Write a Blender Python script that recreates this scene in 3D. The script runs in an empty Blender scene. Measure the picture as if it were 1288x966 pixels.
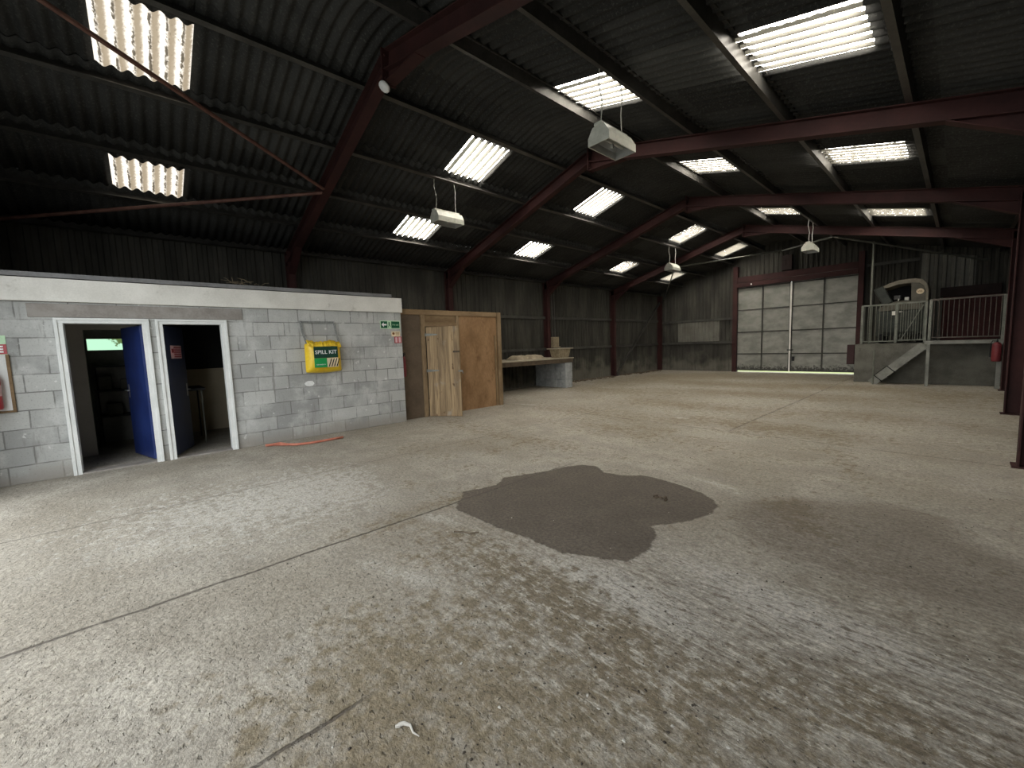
import bpy, bmesh, math, random
import numpy as np
from mathutils import Vector, Matrix, noise as mnoise

random.seed(7)
sc = bpy.context.scene
COL = sc.collection
PI = math.pi

# ------------------------------------------------------------------ helpers
class MB:
    """collects shapes and links them as ONE mesh object"""
    def __init__(self):
        self.v = []; self.f = []; self.mi = []
        self.cur = 0
    def add(self, verts, faces):
        o = len(self.v)
        self.v += [tuple(p) for p in verts]
        for f in faces:
            self.f.append(tuple(i + o for i in f)); self.mi.append(self.cur)
    def box(self, x0, x1, y0, y1, z0, z1, M=None):
        vs = [Vector((x, y, z)) for z in (z0, z1) for y in (y0, y1) for x in (x0, x1)]
        if M is not None: vs = [M @ p for p in vs]
        self.add(vs, [(0, 2, 3, 1), (4, 5, 7, 6), (0, 1, 5, 4), (2, 6, 7, 3), (0, 4, 6, 2), (1, 3, 7, 5)])
    def bar(self, a, b, w, h, up=(0, 0, 1)):
        """rectangular bar from a to b, w across, h along 'up'"""
        a = Vector(a); b = Vector(b); d = (b - a).normalized()
        u = Vector(up); s = d.cross(u).normalized(); u = s.cross(d).normalized()
        vs = []
        for p in (a, b):
            for i, j in ((-1, -1), (1, -1), (1, 1), (-1, 1)):
                vs.append(p + s * (w / 2 * i) + u * (h / 2 * j))
        self.add(vs, [(0, 1, 2, 3), (7, 6, 5, 4), (0, 4, 5, 1), (1, 5, 6, 2), (2, 6, 7, 3), (3, 7, 4, 0)])
    def prism(self, poly, ex, ey, ez, o, length):
        """poly (2D) in plane ex,ey at origin o extruded along ez"""
        ex, ey, ez, o = Vector(ex), Vector(ey), Vector(ez), Vector(o)
        n = len(poly)
        vs = [o + ex * p[0] + ey * p[1] for p in poly] + [o + ex * p[0] + ey * p[1] + ez * length for p in poly]
        fs = [tuple(range(n))[::-1], tuple(range(n, 2 * n))]
        for i in range(n):
            j = (i + 1) % n
            fs.append((i, j, n + j, n + i))
        self.add(vs, fs)
    def tube(self, pts, r, n=8, cap=True):
        pts = [Vector(p) for p in pts]
        rs = r if isinstance(r, (list, tuple)) else [r] * len(pts)
        rings = []
        for i, p in enumerate(pts):
            d = (pts[min(i + 1, len(pts) - 1)] - pts[max(i - 1, 0)]).normalized()
            ref = Vector((0, 0, 1)) if abs(d.z) < .9 else Vector((1, 0, 0))
            s = d.cross(ref).normalized(); u = s.cross(d).normalized()
            rings.append([p + (s * math.cos(2 * PI * k / n) + u * math.sin(2 * PI * k / n)) * rs[i] for k in range(n)])
        vs = [q for r_ in rings for q in r_]; fs = []
        for i in range(len(pts) - 1):
            for k in range(n):
                k2 = (k + 1) % n
                fs.append((i * n + k, i * n + k2, (i + 1) * n + k2, (i + 1) * n + k))
        if cap:
            fs.append(tuple(range(n))[::-1]); fs.append(tuple((len(pts) - 1) * n + k for k in range(n)))
        self.add(vs, fs)
    def lathe(self, prof, o=(0, 0, 0), n=20, M=None):
        o = Vector(o); vs = []; fs = []
        for r, z in prof:
            for k in range(n):
                p = Vector((r * math.cos(2 * PI * k / n), r * math.sin(2 * PI * k / n), z))
                if M is not None: p = M @ p
                vs.append(o + p)
        for i in range(len(prof) - 1):
            for k in range(n):
                k2 = (k + 1) % n
                fs.append((i * n + k, i * n + k2, (i + 1) * n + k2, (i + 1) * n + k))
        fs.append(tuple(range(n))[::-1]); fs.append(tuple((len(prof) - 1) * n + k for k in range(n)))
        self.add(vs, fs)
    def lump(self, c, r, s=1.0, flat=.6):
        c = Vector(c)
        t = (1 + 5 ** .5) / 2
        base = [(-1, t, 0), (1, t, 0), (-1, -t, 0), (1, -t, 0), (0, -1, t), (0, 1, t), (0, -1, -t), (0, 1, -t), (t, 0, -1), (t, 0, 1), (-t, 0, -1), (-t, 0, 1)]
        fs = [(0, 11, 5), (0, 5, 1), (0, 1, 7), (0, 7, 10), (0, 10, 11), (1, 5, 9), (5, 11, 4), (11, 10, 2), (10, 7, 6), (7, 1, 8), (3, 9, 4), (3, 4, 2), (3, 2, 6), (3, 6, 8), (3, 8, 9), (4, 9, 5), (2, 4, 11), (6, 2, 10), (8, 6, 7), (9, 8, 1)]
        a = random.random() * 6.28
        vs = []
        for p in base:
            q = Vector(p).normalized() * r * (1 + random.uniform(-.3, .3))
            q = Vector((q.x * math.cos(a) * s - q.y * math.sin(a), q.x * math.sin(a) * s + q.y * math.cos(a), q.z * flat))
            vs.append(c + q)
        self.add(vs, fs)
    def build(self, name, mat, parent=None, smooth=False, bevel=0, world=True, seg=2):
        me = bpy.data.meshes.new(name)
        me.from_pydata(self.v, [], self.f); me.update()
        mats = mat if isinstance(mat, (list, tuple)) else [mat]
        for m in mats: me.materials.append(m)
        if len(mats) > 1:
            me.polygons.foreach_set('material_index', self.mi)
        bm = bmesh.new(); bm.from_mesh(me)
        bmesh.ops.recalc_face_normals(bm, faces=bm.faces)
        bm.to_mesh(me); bm.free()
        if smooth:
            me.polygons.foreach_set('use_smooth', [True] * len(me.polygons))
        o = bpy.data.objects.new(name, me); COL.objects.link(o)
        if parent is not None:
            o.parent = parent
            if world:
                o.matrix_parent_inverse = parent_matrix(parent).inverted()
        if bevel:
            b = o.modifiers.new('bevel', 'BEVEL'); b.width = bevel; b.segments = seg; b.limit_method = 'ANGLE'; b.angle_limit = math.radians(40)
        return o

def parent_matrix(o):
    m = Matrix.LocRotScale(o.location, o.rotation_euler, o.scale)
    if o.parent is not None:
        m = parent_matrix(o.parent) @ o.matrix_parent_inverse @ m
    return m

def tag(o, label, cat, group=None, kind=None):
    o['label'] = label; o['category'] = cat
    if group: o['group'] = group
    if kind: o['kind'] = kind
    return o

def thing(name, label, cat, loc=(0, 0, 0), rz=0.0, group=None, kind=None):
    o = bpy.data.objects.new(name, None); COL.objects.link(o)
    o.location = loc; o.rotation_euler = (0, 0, rz); o.empty_display_size = .1
    return tag(o, label, cat, group, kind)

def struct(o):
    o['kind'] = 'structure'; return o

def copy_tree(o, loc, label, rz=None):
    c = o.copy(); COL.objects.link(c); c.location = loc; c['label'] = label
    if rz is not None: c.rotation_euler = (0, 0, rz)
    def rec(src, dst):
        for ch in list(src.children):
            d = ch.copy(); COL.objects.link(d); d.parent = dst
            rec(ch, d)
    rec(o, c)
    return c

def text_mesh(body, size, name, mat, parent, M, bold=0.0, align='CENTER', depth=.0008):
    cu = bpy.data.curves.new(name, 'FONT'); cu.body = body; cu.size = size
    cu.align_x = align; cu.align_y = 'CENTER'; cu.extrude = depth; cu.offset = bold
    t = bpy.data.objects.new(name, cu); COL.objects.link(t)
    dg = bpy.context.evaluated_depsgraph_get(); dg.update()
    me = bpy.data.meshes.new_from_object(t.evaluated_get(dg))
    bpy.data.objects.remove(t)
    me.transform(M); me.materials.clear(); me.materials.append(mat)
    o = bpy.data.objects.new(name, me); COL.objects.link(o)
    if parent is not None:
        o.parent = parent; o.matrix_parent_inverse = parent_matrix(parent).inverted()
    return o

# ------------------------------------------------------------------ materials
def new_mat(name):
    m = bpy.data.materials.new(name); m.use_nodes = True
    nt = m.node_tree; b = nt.nodes['Principled BSDF']
    return m, nt, b

class N:
    """tiny node-graph helper"""
    def __init__(self, nt): self.nt = nt
    def n(self, t, **k):
        x = self.nt.nodes.new(t)
        for a, b in k.items(): setattr(x, a, b)
        return x
    def link(self, a, b): self.nt.links.new(a, b)
    def setv(self, sock, v):
        if hasattr(v, 'is_linked') or hasattr(v, 'links'): self.link(v, sock)
        else: sock.default_value = v
    def pos(self): return self.n('ShaderNodeNewGeometry').outputs['Position']
    def obj(self): return self.n('ShaderNodeTexCoord').outputs['Object']
    def mapping(self, vec, scale=(1, 1, 1), loc=(0, 0, 0), rot=(0, 0, 0)):
        x = self.n('ShaderNodeMapping'); self.link(vec, x.inputs['Vector'])
        x.inputs['Scale'].default_value = scale; x.inputs['Location'].default_value = loc; x.inputs['Rotation'].default_value = rot
        return x.outputs[0]
    def noise(self, vec, scale=1, detail=4, rough=.55, dist=0):
        x = self.n('ShaderNodeTexNoise'); self.link(vec, x.inputs['Vector'])
        x.inputs['Scale'].default_value = scale; x.inputs['Detail'].default_value = detail
        x.inputs['Roughness'].default_value = rough; x.inputs['Distortion'].default_value = dist
        return x.outputs['Fac']
    def math(self, op, a, b=0.0, c=None, clamp=False):
        x = self.n('ShaderNodeMath', operation=op, use_clamp=clamp)
        self.setv(x.inputs[0], a); self.setv(x.inputs[1], b)
        if c is not None: self.setv(x.inputs[2], c)
        return x.outputs[0]
    def step(self, v, lo, hi, a=0.0, b=1.0):
        x = self.n('ShaderNodeMapRange', interpolation_type='SMOOTHSTEP'); self.setv(x.inputs[0], v)
        x.inputs[1].default_value = lo; x.inputs[2].default_value = hi; x.inputs[3].default_value = a; x.inputs[4].default_value = b
        return x.outputs[0]
    def mix(self, f, a, b, mode='MIX'):
        x = self.n('ShaderNodeMix', data_type='RGBA', blend_type=mode)
        self.setv(x.inputs[0], f); self.setv(x.inputs[6], a if not isinstance(a, tuple) else (*a, 1)[:4]); self.setv(x.inputs[7], b if not isinstance(b, tuple) else (*b, 1)[:4])
        return x.outputs[2]
    def sep(self, v):
        x = self.n('ShaderNodeSeparateXYZ'); self.link(v, x.inputs[0]); return x.outputs
    def comb(self, x_, y_, z_):
        x = self.n('ShaderNodeCombineXYZ')
        for i, v in enumerate((x_, y_, z_)): self.setv(x.inputs[i], v)
        return x.outputs[0]
    def bump(self, h, strength=.3, dist=.01, normal=None):
        x = self.n('ShaderNodeBump'); self.link(h, x.inputs['Height'])
        x.inputs['Strength'].default_value = strength; x.inputs['Distance'].default_value = dist
        if normal is not None: self.link(normal, x.inputs['Normal'])
        return x.outputs[0]
    def attr(self, name):
        x = self.n('ShaderNodeAttribute', attribute_name=name); return x.outputs['Fac']

def worn(name, c1, c2, scale=3.0, rough=.7, metal=0.0, fine=40, bump=.15, spec=.3, stretch=(1, 1, 1), c3=None, t3=(.62, .75)):
    """two-tone weathered surface; c3 = sparse stains"""
    m, nt, b = new_mat(name); g = N(nt)
    P = g.mapping(g.pos(), stretch)
    a = g.noise(P, scale, 5, .6); f = g.noise(P, fine, 3)
    k = g.step(g.math('ADD', g.math('MULTIPLY', a, .75), g.math('MULTIPLY', f, .25)), .35, .65)
    c = g.mix(k, c1, c2)
    if c3 is not None:
        s = g.step(g.noise(P, scale * 2.3, 6, .7), t3[0], t3[1]); c = g.mix(s, c, c3)
    g.link(c, b.inputs['Base Color'])
    b.inputs['Roughness'].default_value = rough; b.inputs['Metallic'].default_value = metal
    b.inputs['Specular IOR Level'].default_value = spec
    if bump: g.link(g.bump(f, bump, .004), b.inputs['Normal'])
    return m

def plain(name, c, rough=.6, metal=0.0, spec=.3):
    return worn(name, tuple(x * .88 for x in c), tuple(min(1, x * 1.1) for x in c), 6, rough, metal, 60, .05, spec)

M = {}
M['red_steel'] = worn('red_oxide_steel', (.029, .0118, .0112), (.049, .018, .0165), 2.2, .7, 0, 30, .08, .2, c3=(.034, .019, .015))
M['galv'] = worn('dull_galvanised_steel', (.145, .145, .125), (.22, .22, .19), 4, .5, .35, 40, .05)
M['purlin'] = worn('dusty_purlin_steel', (.05, .048, .043), (.09, .086, .078), 3, .42, .5, 40, .05)
M['rail_dark'] = worn('shade_darkened_rail', (.06, .05, .042), (.10, .085, .07), 5, .6, .1, 40, .05)  # darker rail colour stands in for the lack of light on the railing
M['red_dull'] = worn('faded_red_enamel', (.13, .022, .026), (.19, .034, .038), 5, .45, 0, 40, .03, .3)
M['rail'] = worn('grey_green_galvanised_rail', (.115, .12, .098), (.175, .18, .15), 5, .5, .2, 40, .05)
M['rust_pipe'] = worn('rust_red_pipe', (.085, .036, .028), (.15, .075, .055), 6, .6, .1, 60, .1)
M['black'] = plain('black_plastic', (.012, .012, .013), .5)
M['white_paint'] = worn('white_painted_wood', (.64, .66, .64), (.77, .78, .76), 3, .5, 0, 60, .04, c3=(.46, .45, .41), t3=(.68, .8))
M['fascia'] = worn('white_fascia_board', (.60, .585, .535), (.75, .735, .68), 1.6, .6, 0, 60, .08, c3=(.33, .31, .26), t3=(.6, .82))
M['roof_edge'] = worn('grey_roof_felt', (.13, .13, .13), (.2, .2, .2), 4, .7)
M['lintel'] = worn('bare_concrete_lintel', (.22, .20, .18), (.31, .29, .265), 4, .85, 0, 50, .25)
M['blue'] = worn('blue_painted_door', (.011, .023, .105), (.017, .036, .155), 3, .4, 0, 50, .05, .5, c3=(.05, .08, .21), t3=(.62, .8))
M['navy'] = worn('navy_painted_door', (.018, .024, .05), (.025, .034, .07), 3, .45, 0, 50, .05, .4)
M['chrome'] = plain('satin_metal', (.55, .55, .54), .3, .9)
M['inner_wall'] = worn('grey_brown_plaster', (.56, .51, .42), (.64, .585, .48), 2, .8)
M['cream_wall'] = worn('cream_painted_wall', (.58, .50, .35), (.66, .58, .42), 2, .7)
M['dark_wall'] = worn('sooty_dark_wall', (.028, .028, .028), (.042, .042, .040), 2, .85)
M['store_wall'] = worn('grey_store_wall', (.30, .30, .28), (.42, .42, .39), 3, .85)
M['ply'] = worn('brown_plywood', (.20, .115, .054), (.34, .205, .105), 2.0, .7, 0, 25, .06, .25, stretch=(1, 1, .55), c3=(.12, .065, .03), t3=(.55, .78))
M['ply_dark'] = worn('dull_brown_plywood', (.085, .062, .042), (.125, .092, .062), 2.5, .8, 0, 25, .05)
M['timber'] = worn('rough_sawn_timber', (.16, .105, .056), (.26, .18, .10), 3, .75, 0, 40, .12, .2, stretch=(1, .3, 1))
M['timber_v'] = worn('rough_sawn_stud', (.17, .115, .062), (.28, .20, .118), 5, .75, 0, 40, .12, .2, stretch=(1, 1, .2))
M['bench_top'] = worn('dusty_bench_board', (.27, .24, .18), (.38, .34, .26), 3, .75)
M['bench_edge'] = worn('dark_bench_timber', (.06, .045, .03), (.10, .075, .05), 4, .8)
M['sack'] = worn('faded_paper_sack', (.24, .20, .14), (.34, .29, .21), 6, .85, 0, 50, .3)
M['chip'] = worn('chipboard', (.19, .15, .095), (.29, .24, .16), 14, .8, 0, 90, .15)
M['yellow'] = worn('yellow_pvc', (.72, .47, .012), (.86, .60, .03), 5, .38, 0, 30, .1, .5, c3=(.45, .27, .02), t3=(.6, .8))
M['strap'] = worn('grey_webbing', (.17, .18, .17), (.25, .255, .245), 30, .8)
M['dgreen'] = plain('dark_green_print', (.012, .05, .032), .4)
M['green'] = plain('mid_green_print', (.02, .30, .085), .4)
M['signgreen'] = plain('sign_green', (.004, .085, .035), .4)
M['signpale'] = plain('photoluminescent_white', (.52, .74, .50), .5)
M['white'] = plain('clean_white', (.78, .79, .78), .5)
M['cream'] = plain('cream_print', (.72, .60, .40), .5)
M['brown'] = plain('brown_print', (.22, .10, .03), .5)
M['red'] = worn('red_enamel', (.30, .012, .018), (.42, .020, .028), 5, .35, 0, 40, .03, .5)
M['darkred_box'] = plain('dark_red_box', (.028, .009, .009), .6)
M['pink'] = plain('faded_pink_print', (.66, .42, .44), .5)
M['housing'] = worn('cream_enamel_housing', (.40, .40, .34), (.52, .52, .45), 8, .45, 0, 40, .03, .4, c3=(.24, .20, .16), t3=(.62, .8))
M['reflector'] = plain('dusty_aluminium', (.50, .50, .48), .35, .6)
M['cable'] = plain('pale_grey_cable', (.42, .42, .37), .6)
M['block_grey'] = worn('concrete_block', (.25, .265, .265), (.36, .375, .37), 8, .85, 0, 60, .3)
M['conc_dark'] = worn('stained_concrete', (.08, .078, .065), (.14, .136, .115), 2.2, .85, 0, 40, .3, c3=(.065, .062, .052))
M['pale_clad'] = worn('weathered_pale_cladding', (.095, .092, .076), (.14, .136, .116), 2, .7)
M['darkred_panel'] = worn('dark_red_board', (.036, .009, .009), (.056, .014, .012), 3, .7)
M['dark_timber'] = worn('dark_brown_timber', (.016, .009, .008), (.026, .015, .013), 3, .8)
M['canopy'] = worn('dusty_cream_canopy', (.155, .14, .105), (.225, .20, .155), 5, .6)
M['machine'] = worn('dark_green_grey_machine', (.022, .026, .021), (.04, .045, .037), 4, .6)
M['cheek'] = worn('olive_grey_panel', (.07, .066, .05), (.105, .098, .074), 4, .6)
M['rubber'] = plain('dark_rubber', (.010, .010, .010), .8)
M['hose'] = worn('faded_orange_hose', (.42, .13, .08), (.56, .22, .15), 8, .6)
M['twig'] = plain('dry_straw', (.16, .13, .085), .9)
M['soil'] = worn('dark_soil', (.06, .045, .032), (.15, .12, .085), 20, .95)
M['pebble'] = worn('grit', (.05, .042, .034), (.10, .085, .07), 9, .95)
M['chalk'] = worn('pale_stone', (.40, .38, .34), (.55, .53, .48), 9, .9)

def mat_roof(name, c1, c2, c3):
    m, nt, b = new_mat(name); g = N(nt); P = g.pos(); s = g.sep(P)
    cell = g.math('FLOOR', g.math('DIVIDE', s[1], .876)); cx = g.math('FLOOR', g.math('DIVIDE', s[0], 1.24))
    w = g.n('ShaderNodeTexWhiteNoise', noise_dimensions='2D'); g.link(g.comb(cell, cx, 0.0), w.inputs['Vector'])
    a = g.noise(P, 1.3, 6, .65); f = g.noise(P, 38, 4, .7)
    k = g.math('ADD', g.math('MULTIPLY', a, .6), g.math('MULTIPLY', w.outputs['Value'], .3))
    c = g.mix(g.step(k, .3, .68), c1, c2)
    c = g.mix(g.step(f, .5, .75), c, c3)
    g.link(c, b.inputs['Base Color']); b.inputs['Roughness'].default_value = .9; b.inputs['Specular IOR Level'].default_value = .12
    g.link(g.bump(f, .5, .006), b.inputs['Normal'])
    return m
M['roof'] = mat_roof('sooty_fibre_cement', (.030, .030, .0285), (.053, .053, .050), (.088, .088, .081))
M['roof_new'] = mat_roof('greyer_fibre_cement', (.06, .061, .057), (.08, .08, .075), (.11, .11, .10))

def mat_clad():
    m, nt, b = new_mat('dirty_wall_cladding'); g = N(nt); P = g.pos(); s = g.sep(P)
    a = g.noise(g.mapping(P, (1, 1, .25)), 2.2, 6, .65); f = g.noise(P, 30, 4, .7)
    c = g.mix(g.step(a, .35, .7), (.034, .033, .028), (.066, .063, .053))
    c = g.mix(g.step(g.math('ADD', g.math('MULTIPLY', s[2], -.55), g.math('MULTIPLY', g.noise(P, 1.7, 5), 1.2)), .15, .6), c, (.125, .119, .098))   # paler towards the floor, broken up by noise
    g.link(c, b.inputs['Base Color']); b.inputs['Roughness'].default_value = .85; b.inputs['Specular IOR Level'].default_value = .15
    g.link(g.bump(f, .2, .004), b.inputs['Normal'])
    return m
M['clad'] = mat_clad()

def mat_block():
    m, nt, b = new_mat('grey_blockwork'); g = N(nt); P = g.pos(); s = g.sep(P)
    # blocks are 440 x 215 with 10 mm joints; slightly wavy joints
    wob = g.math('MULTIPLY', g.math('SUBTRACT', g.noise(P, 2.5, 2), .5), .022)
    vec = g.comb(g.math('ADD', g.math('ADD', s[1], s[0]), g.math('MULTIPLY_ADD', wob, 1.0, 0.13)), g.math('ADD', s[2], wob), 0.0)
    br = g.n('ShaderNodeTexBrick'); g.link(vec, br.inputs['Vector'])
    br.offset = .5; br.offset_frequency = 2; br.squash = 1
    br.inputs['Scale'].default_value = 1; br.inputs['Brick Width'].default_value = .45; br.inputs['Row Height'].default_value = .225
    br.inputs['Mortar Size'].default_value = .008; br.inputs['Mortar Smooth'].default_value = .35; br.inputs['Bias'].default_value = 0
    br.inputs['Color1'].default_value = (.31, .315, .305, 1); br.inputs['Color2'].default_value = (.47, .475, .455, 1); br.inputs['Mortar'].default_value = (.20, .20, .19, 1)
    f = g.noise(P, 55, 5, .7); a = g.noise(P, 2.4, 6, .65); st = g.noise(g.mapping(P, (2, 9, 1.2)), 1.2, 5, .6)
    c = g.mix(g.step(a, .42, .72), br.outputs['Color'], (.53, .535, .515))
    c = g.mix(g.step(st, .57, .74), c, (.25, .245, .23))
    c = g.mix(g.step(f, .53, .72, 0, .7), c, (.20, .20, .19))
    c = g.mix(g.step(g.noise(P, 9, 4), .66, .70, 0, .8), c, (.66, .66, .64))
    # whitish paint smear by the bag, brown splash along the foot
    c = g.mix(g.step(g.math('ADD', s[2], g.math('MULTIPLY', a, -.5)), .05, -.25, 0, .7), c, (.24, .215, .18))
    g.link(c, b.inputs['Base Color']); b.inputs['Roughness'].default_value = .9; b.inputs['Specular IOR Level'].default_value = .15
    h = g.math('SUBTRACT', g.math('MULTIPLY', f, .25), g.math('MULTIPLY', br.outputs['Fac'], 1.0))
    g.link(g.bump(h, .55, .008), b.inputs['Normal'])
    return m
M['block'] = mat_block()

def mat_planks():
    m, nt, b = new_mat('bare_pine_boards'); g = N(nt); P = g.obj(); s = g.sep(P)
    cell = g.math('FLOOR', g.math('DIVIDE', s[0], .125))
    w = g.n('ShaderNodeTexWhiteNoise', noise_dimensions='1D'); g.link(cell, w.inputs['W'])
    gr = g.noise(g.mapping(g.comb(g.math('ADD', s[0], g.math('MULTIPLY', w.outputs['Value'], 9.0)), s[1], s[2]), (9, 9, .7)), 1.6, 6, .6, .8)
    c = g.mix(g.step(gr, .3, .7), (.17, .11, .055), (.44, .31, .165))
    c = g.mix(g.math('MULTIPLY', w.outputs['Value'], .35), c, (.17, .115, .062))
    kn = g.noise(g.mapping(P, (6, 6, 3.2)), 1.6, 2); c = g.mix(g.step(kn, .68, .74), c, (.13, .075, .035))
    c = g.mix(g.step(g.noise(P, 3.5, 5), .58, .75, 0, .7), c, (.36, .32, .26))
    e = g.math('ABSOLUTE', g.math('SUBTRACT', g.math('FRACT', g.math('DIVIDE', s[0], .125)), .5)); gap = g.step(e, .475, .495)
    c = g.mix(gap, c, (.05, .035, .02))
    g.link(c, b.inputs['Base Color']); b.inputs['Roughness'].default_value = .7
    g.link(g.bump(g.math('SUBTRACT', g.math('MULTIPLY', gr, .3), gap), .5, .006), b.inputs['Normal'])
    return m
M['planks'] = mat_planks()

def mat_gate():
    m, nt, b = new_mat('dull_zinc_sheet'); g = N(nt); P = g.pos()
    a = g.noise(g.mapping(P, (1, 1, 1.6)), 2.2, 6, .65); f = g.noise(P, 14, 4)
    c = g.mix(g.step(a, .32, .7), (.165, .166, .143), (.265, .264, .232))
    s = g.sep(P)
    c = g.mix(g.step(g.math('ADD', s[2], g.math('MULTIPLY', g.math('SUBTRACT', f, .5), .7)), .34, .12), c, (.045, .042, .035))
    g.link(c, b.inputs['Base Color']); b.inputs['Roughness'].default_value = .55; b.inputs['Metallic'].default_value = .15
    g.link(g.bump(a, .25, .02), b.inputs['Normal'])
    return m
M['gate'] = mat_gate()
M['gate_rail'] = worn('dark_gate_frame', (.035, .034, .030), (.06, .058, .05), 3, .7)

PITCH = .146
def mat_skylight(name, warm, strength, grime, dirty, side_shade=.62):
    """daylight coming through dirty translucent sheet: shade of the corrugation sides painted as dark lines, grime speckles"""
    m, nt, b = new_mat(name); g = N(nt); P = g.pos(); s = g.sep(P)
    ph = g.math('SINE', g.math('ADD', g.math('MULTIPLY', s[1], 2 * PI / PITCH), -.73))
    n1 = g.noise(g.mapping(P, (3, 10, 3)), 2.2, 5, .7); n2 = g.noise(P, 26, 5, .75); n3 = g.noise(g.mapping(P, (9, 14, 9)), 1.5, 4, .7)
    bits = g.step(n2, .62, .68)
    val = g.step(g.math('ADD', ph, g.math('MULTIPLY', g.math('SUBTRACT', n3, .5), 1.3 if not dirty else 1.6)), side_shade if not dirty else .86, side_shade + .16 if not dirty else 1.0)
    haze = g.step(g.math('ADD', g.math('MULTIPLY', g.math('SINE', g.math('ADD', g.math('MULTIPLY', s[1], 2 * PI / PITCH), 3.6)), .42), g.math('MULTIPLY', g.math('SUBTRACT', n2, .5), 1.3)), -.28, .30)
    c = g.mix(g.math('MULTIPLY', haze, grime), warm, (.36, .29, .20))
    c = g.mix(val, c, (.006, .0055, .004) if not dirty else (.10, .08, .055))  # dark lines put the shade of the corrugation sides into the colour
    c = g.mix(g.math('MULTIPLY', bits, .95), c, (.02, .018, .012))
    b.inputs['Base Color'].default_value = (.2, .19, .17, 1); b.inputs['Roughness'].default_value = .6
    g.link(c, b.inputs['Emission Color']); b.inputs['Emission Strength'].default_value = strength
    m.cycles.emission_sampling = 'FRONT_BACK'
    return m
M['sky_clean'] = mat_skylight('translucent_roof_sheet', (1.0, .94, .84), 20.0, .0, False, .50)
M['sky_side_shade'] = mat_skylight('shade_lined_translucent_roof_sheet', (1.0, .94, .84), 22.0, .0, False, .15)
M['sky_dirty'] = mat_skylight('grimy_translucent_roof_sheet', (1.0, .93, .82), .95, 1.0, True)

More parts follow.
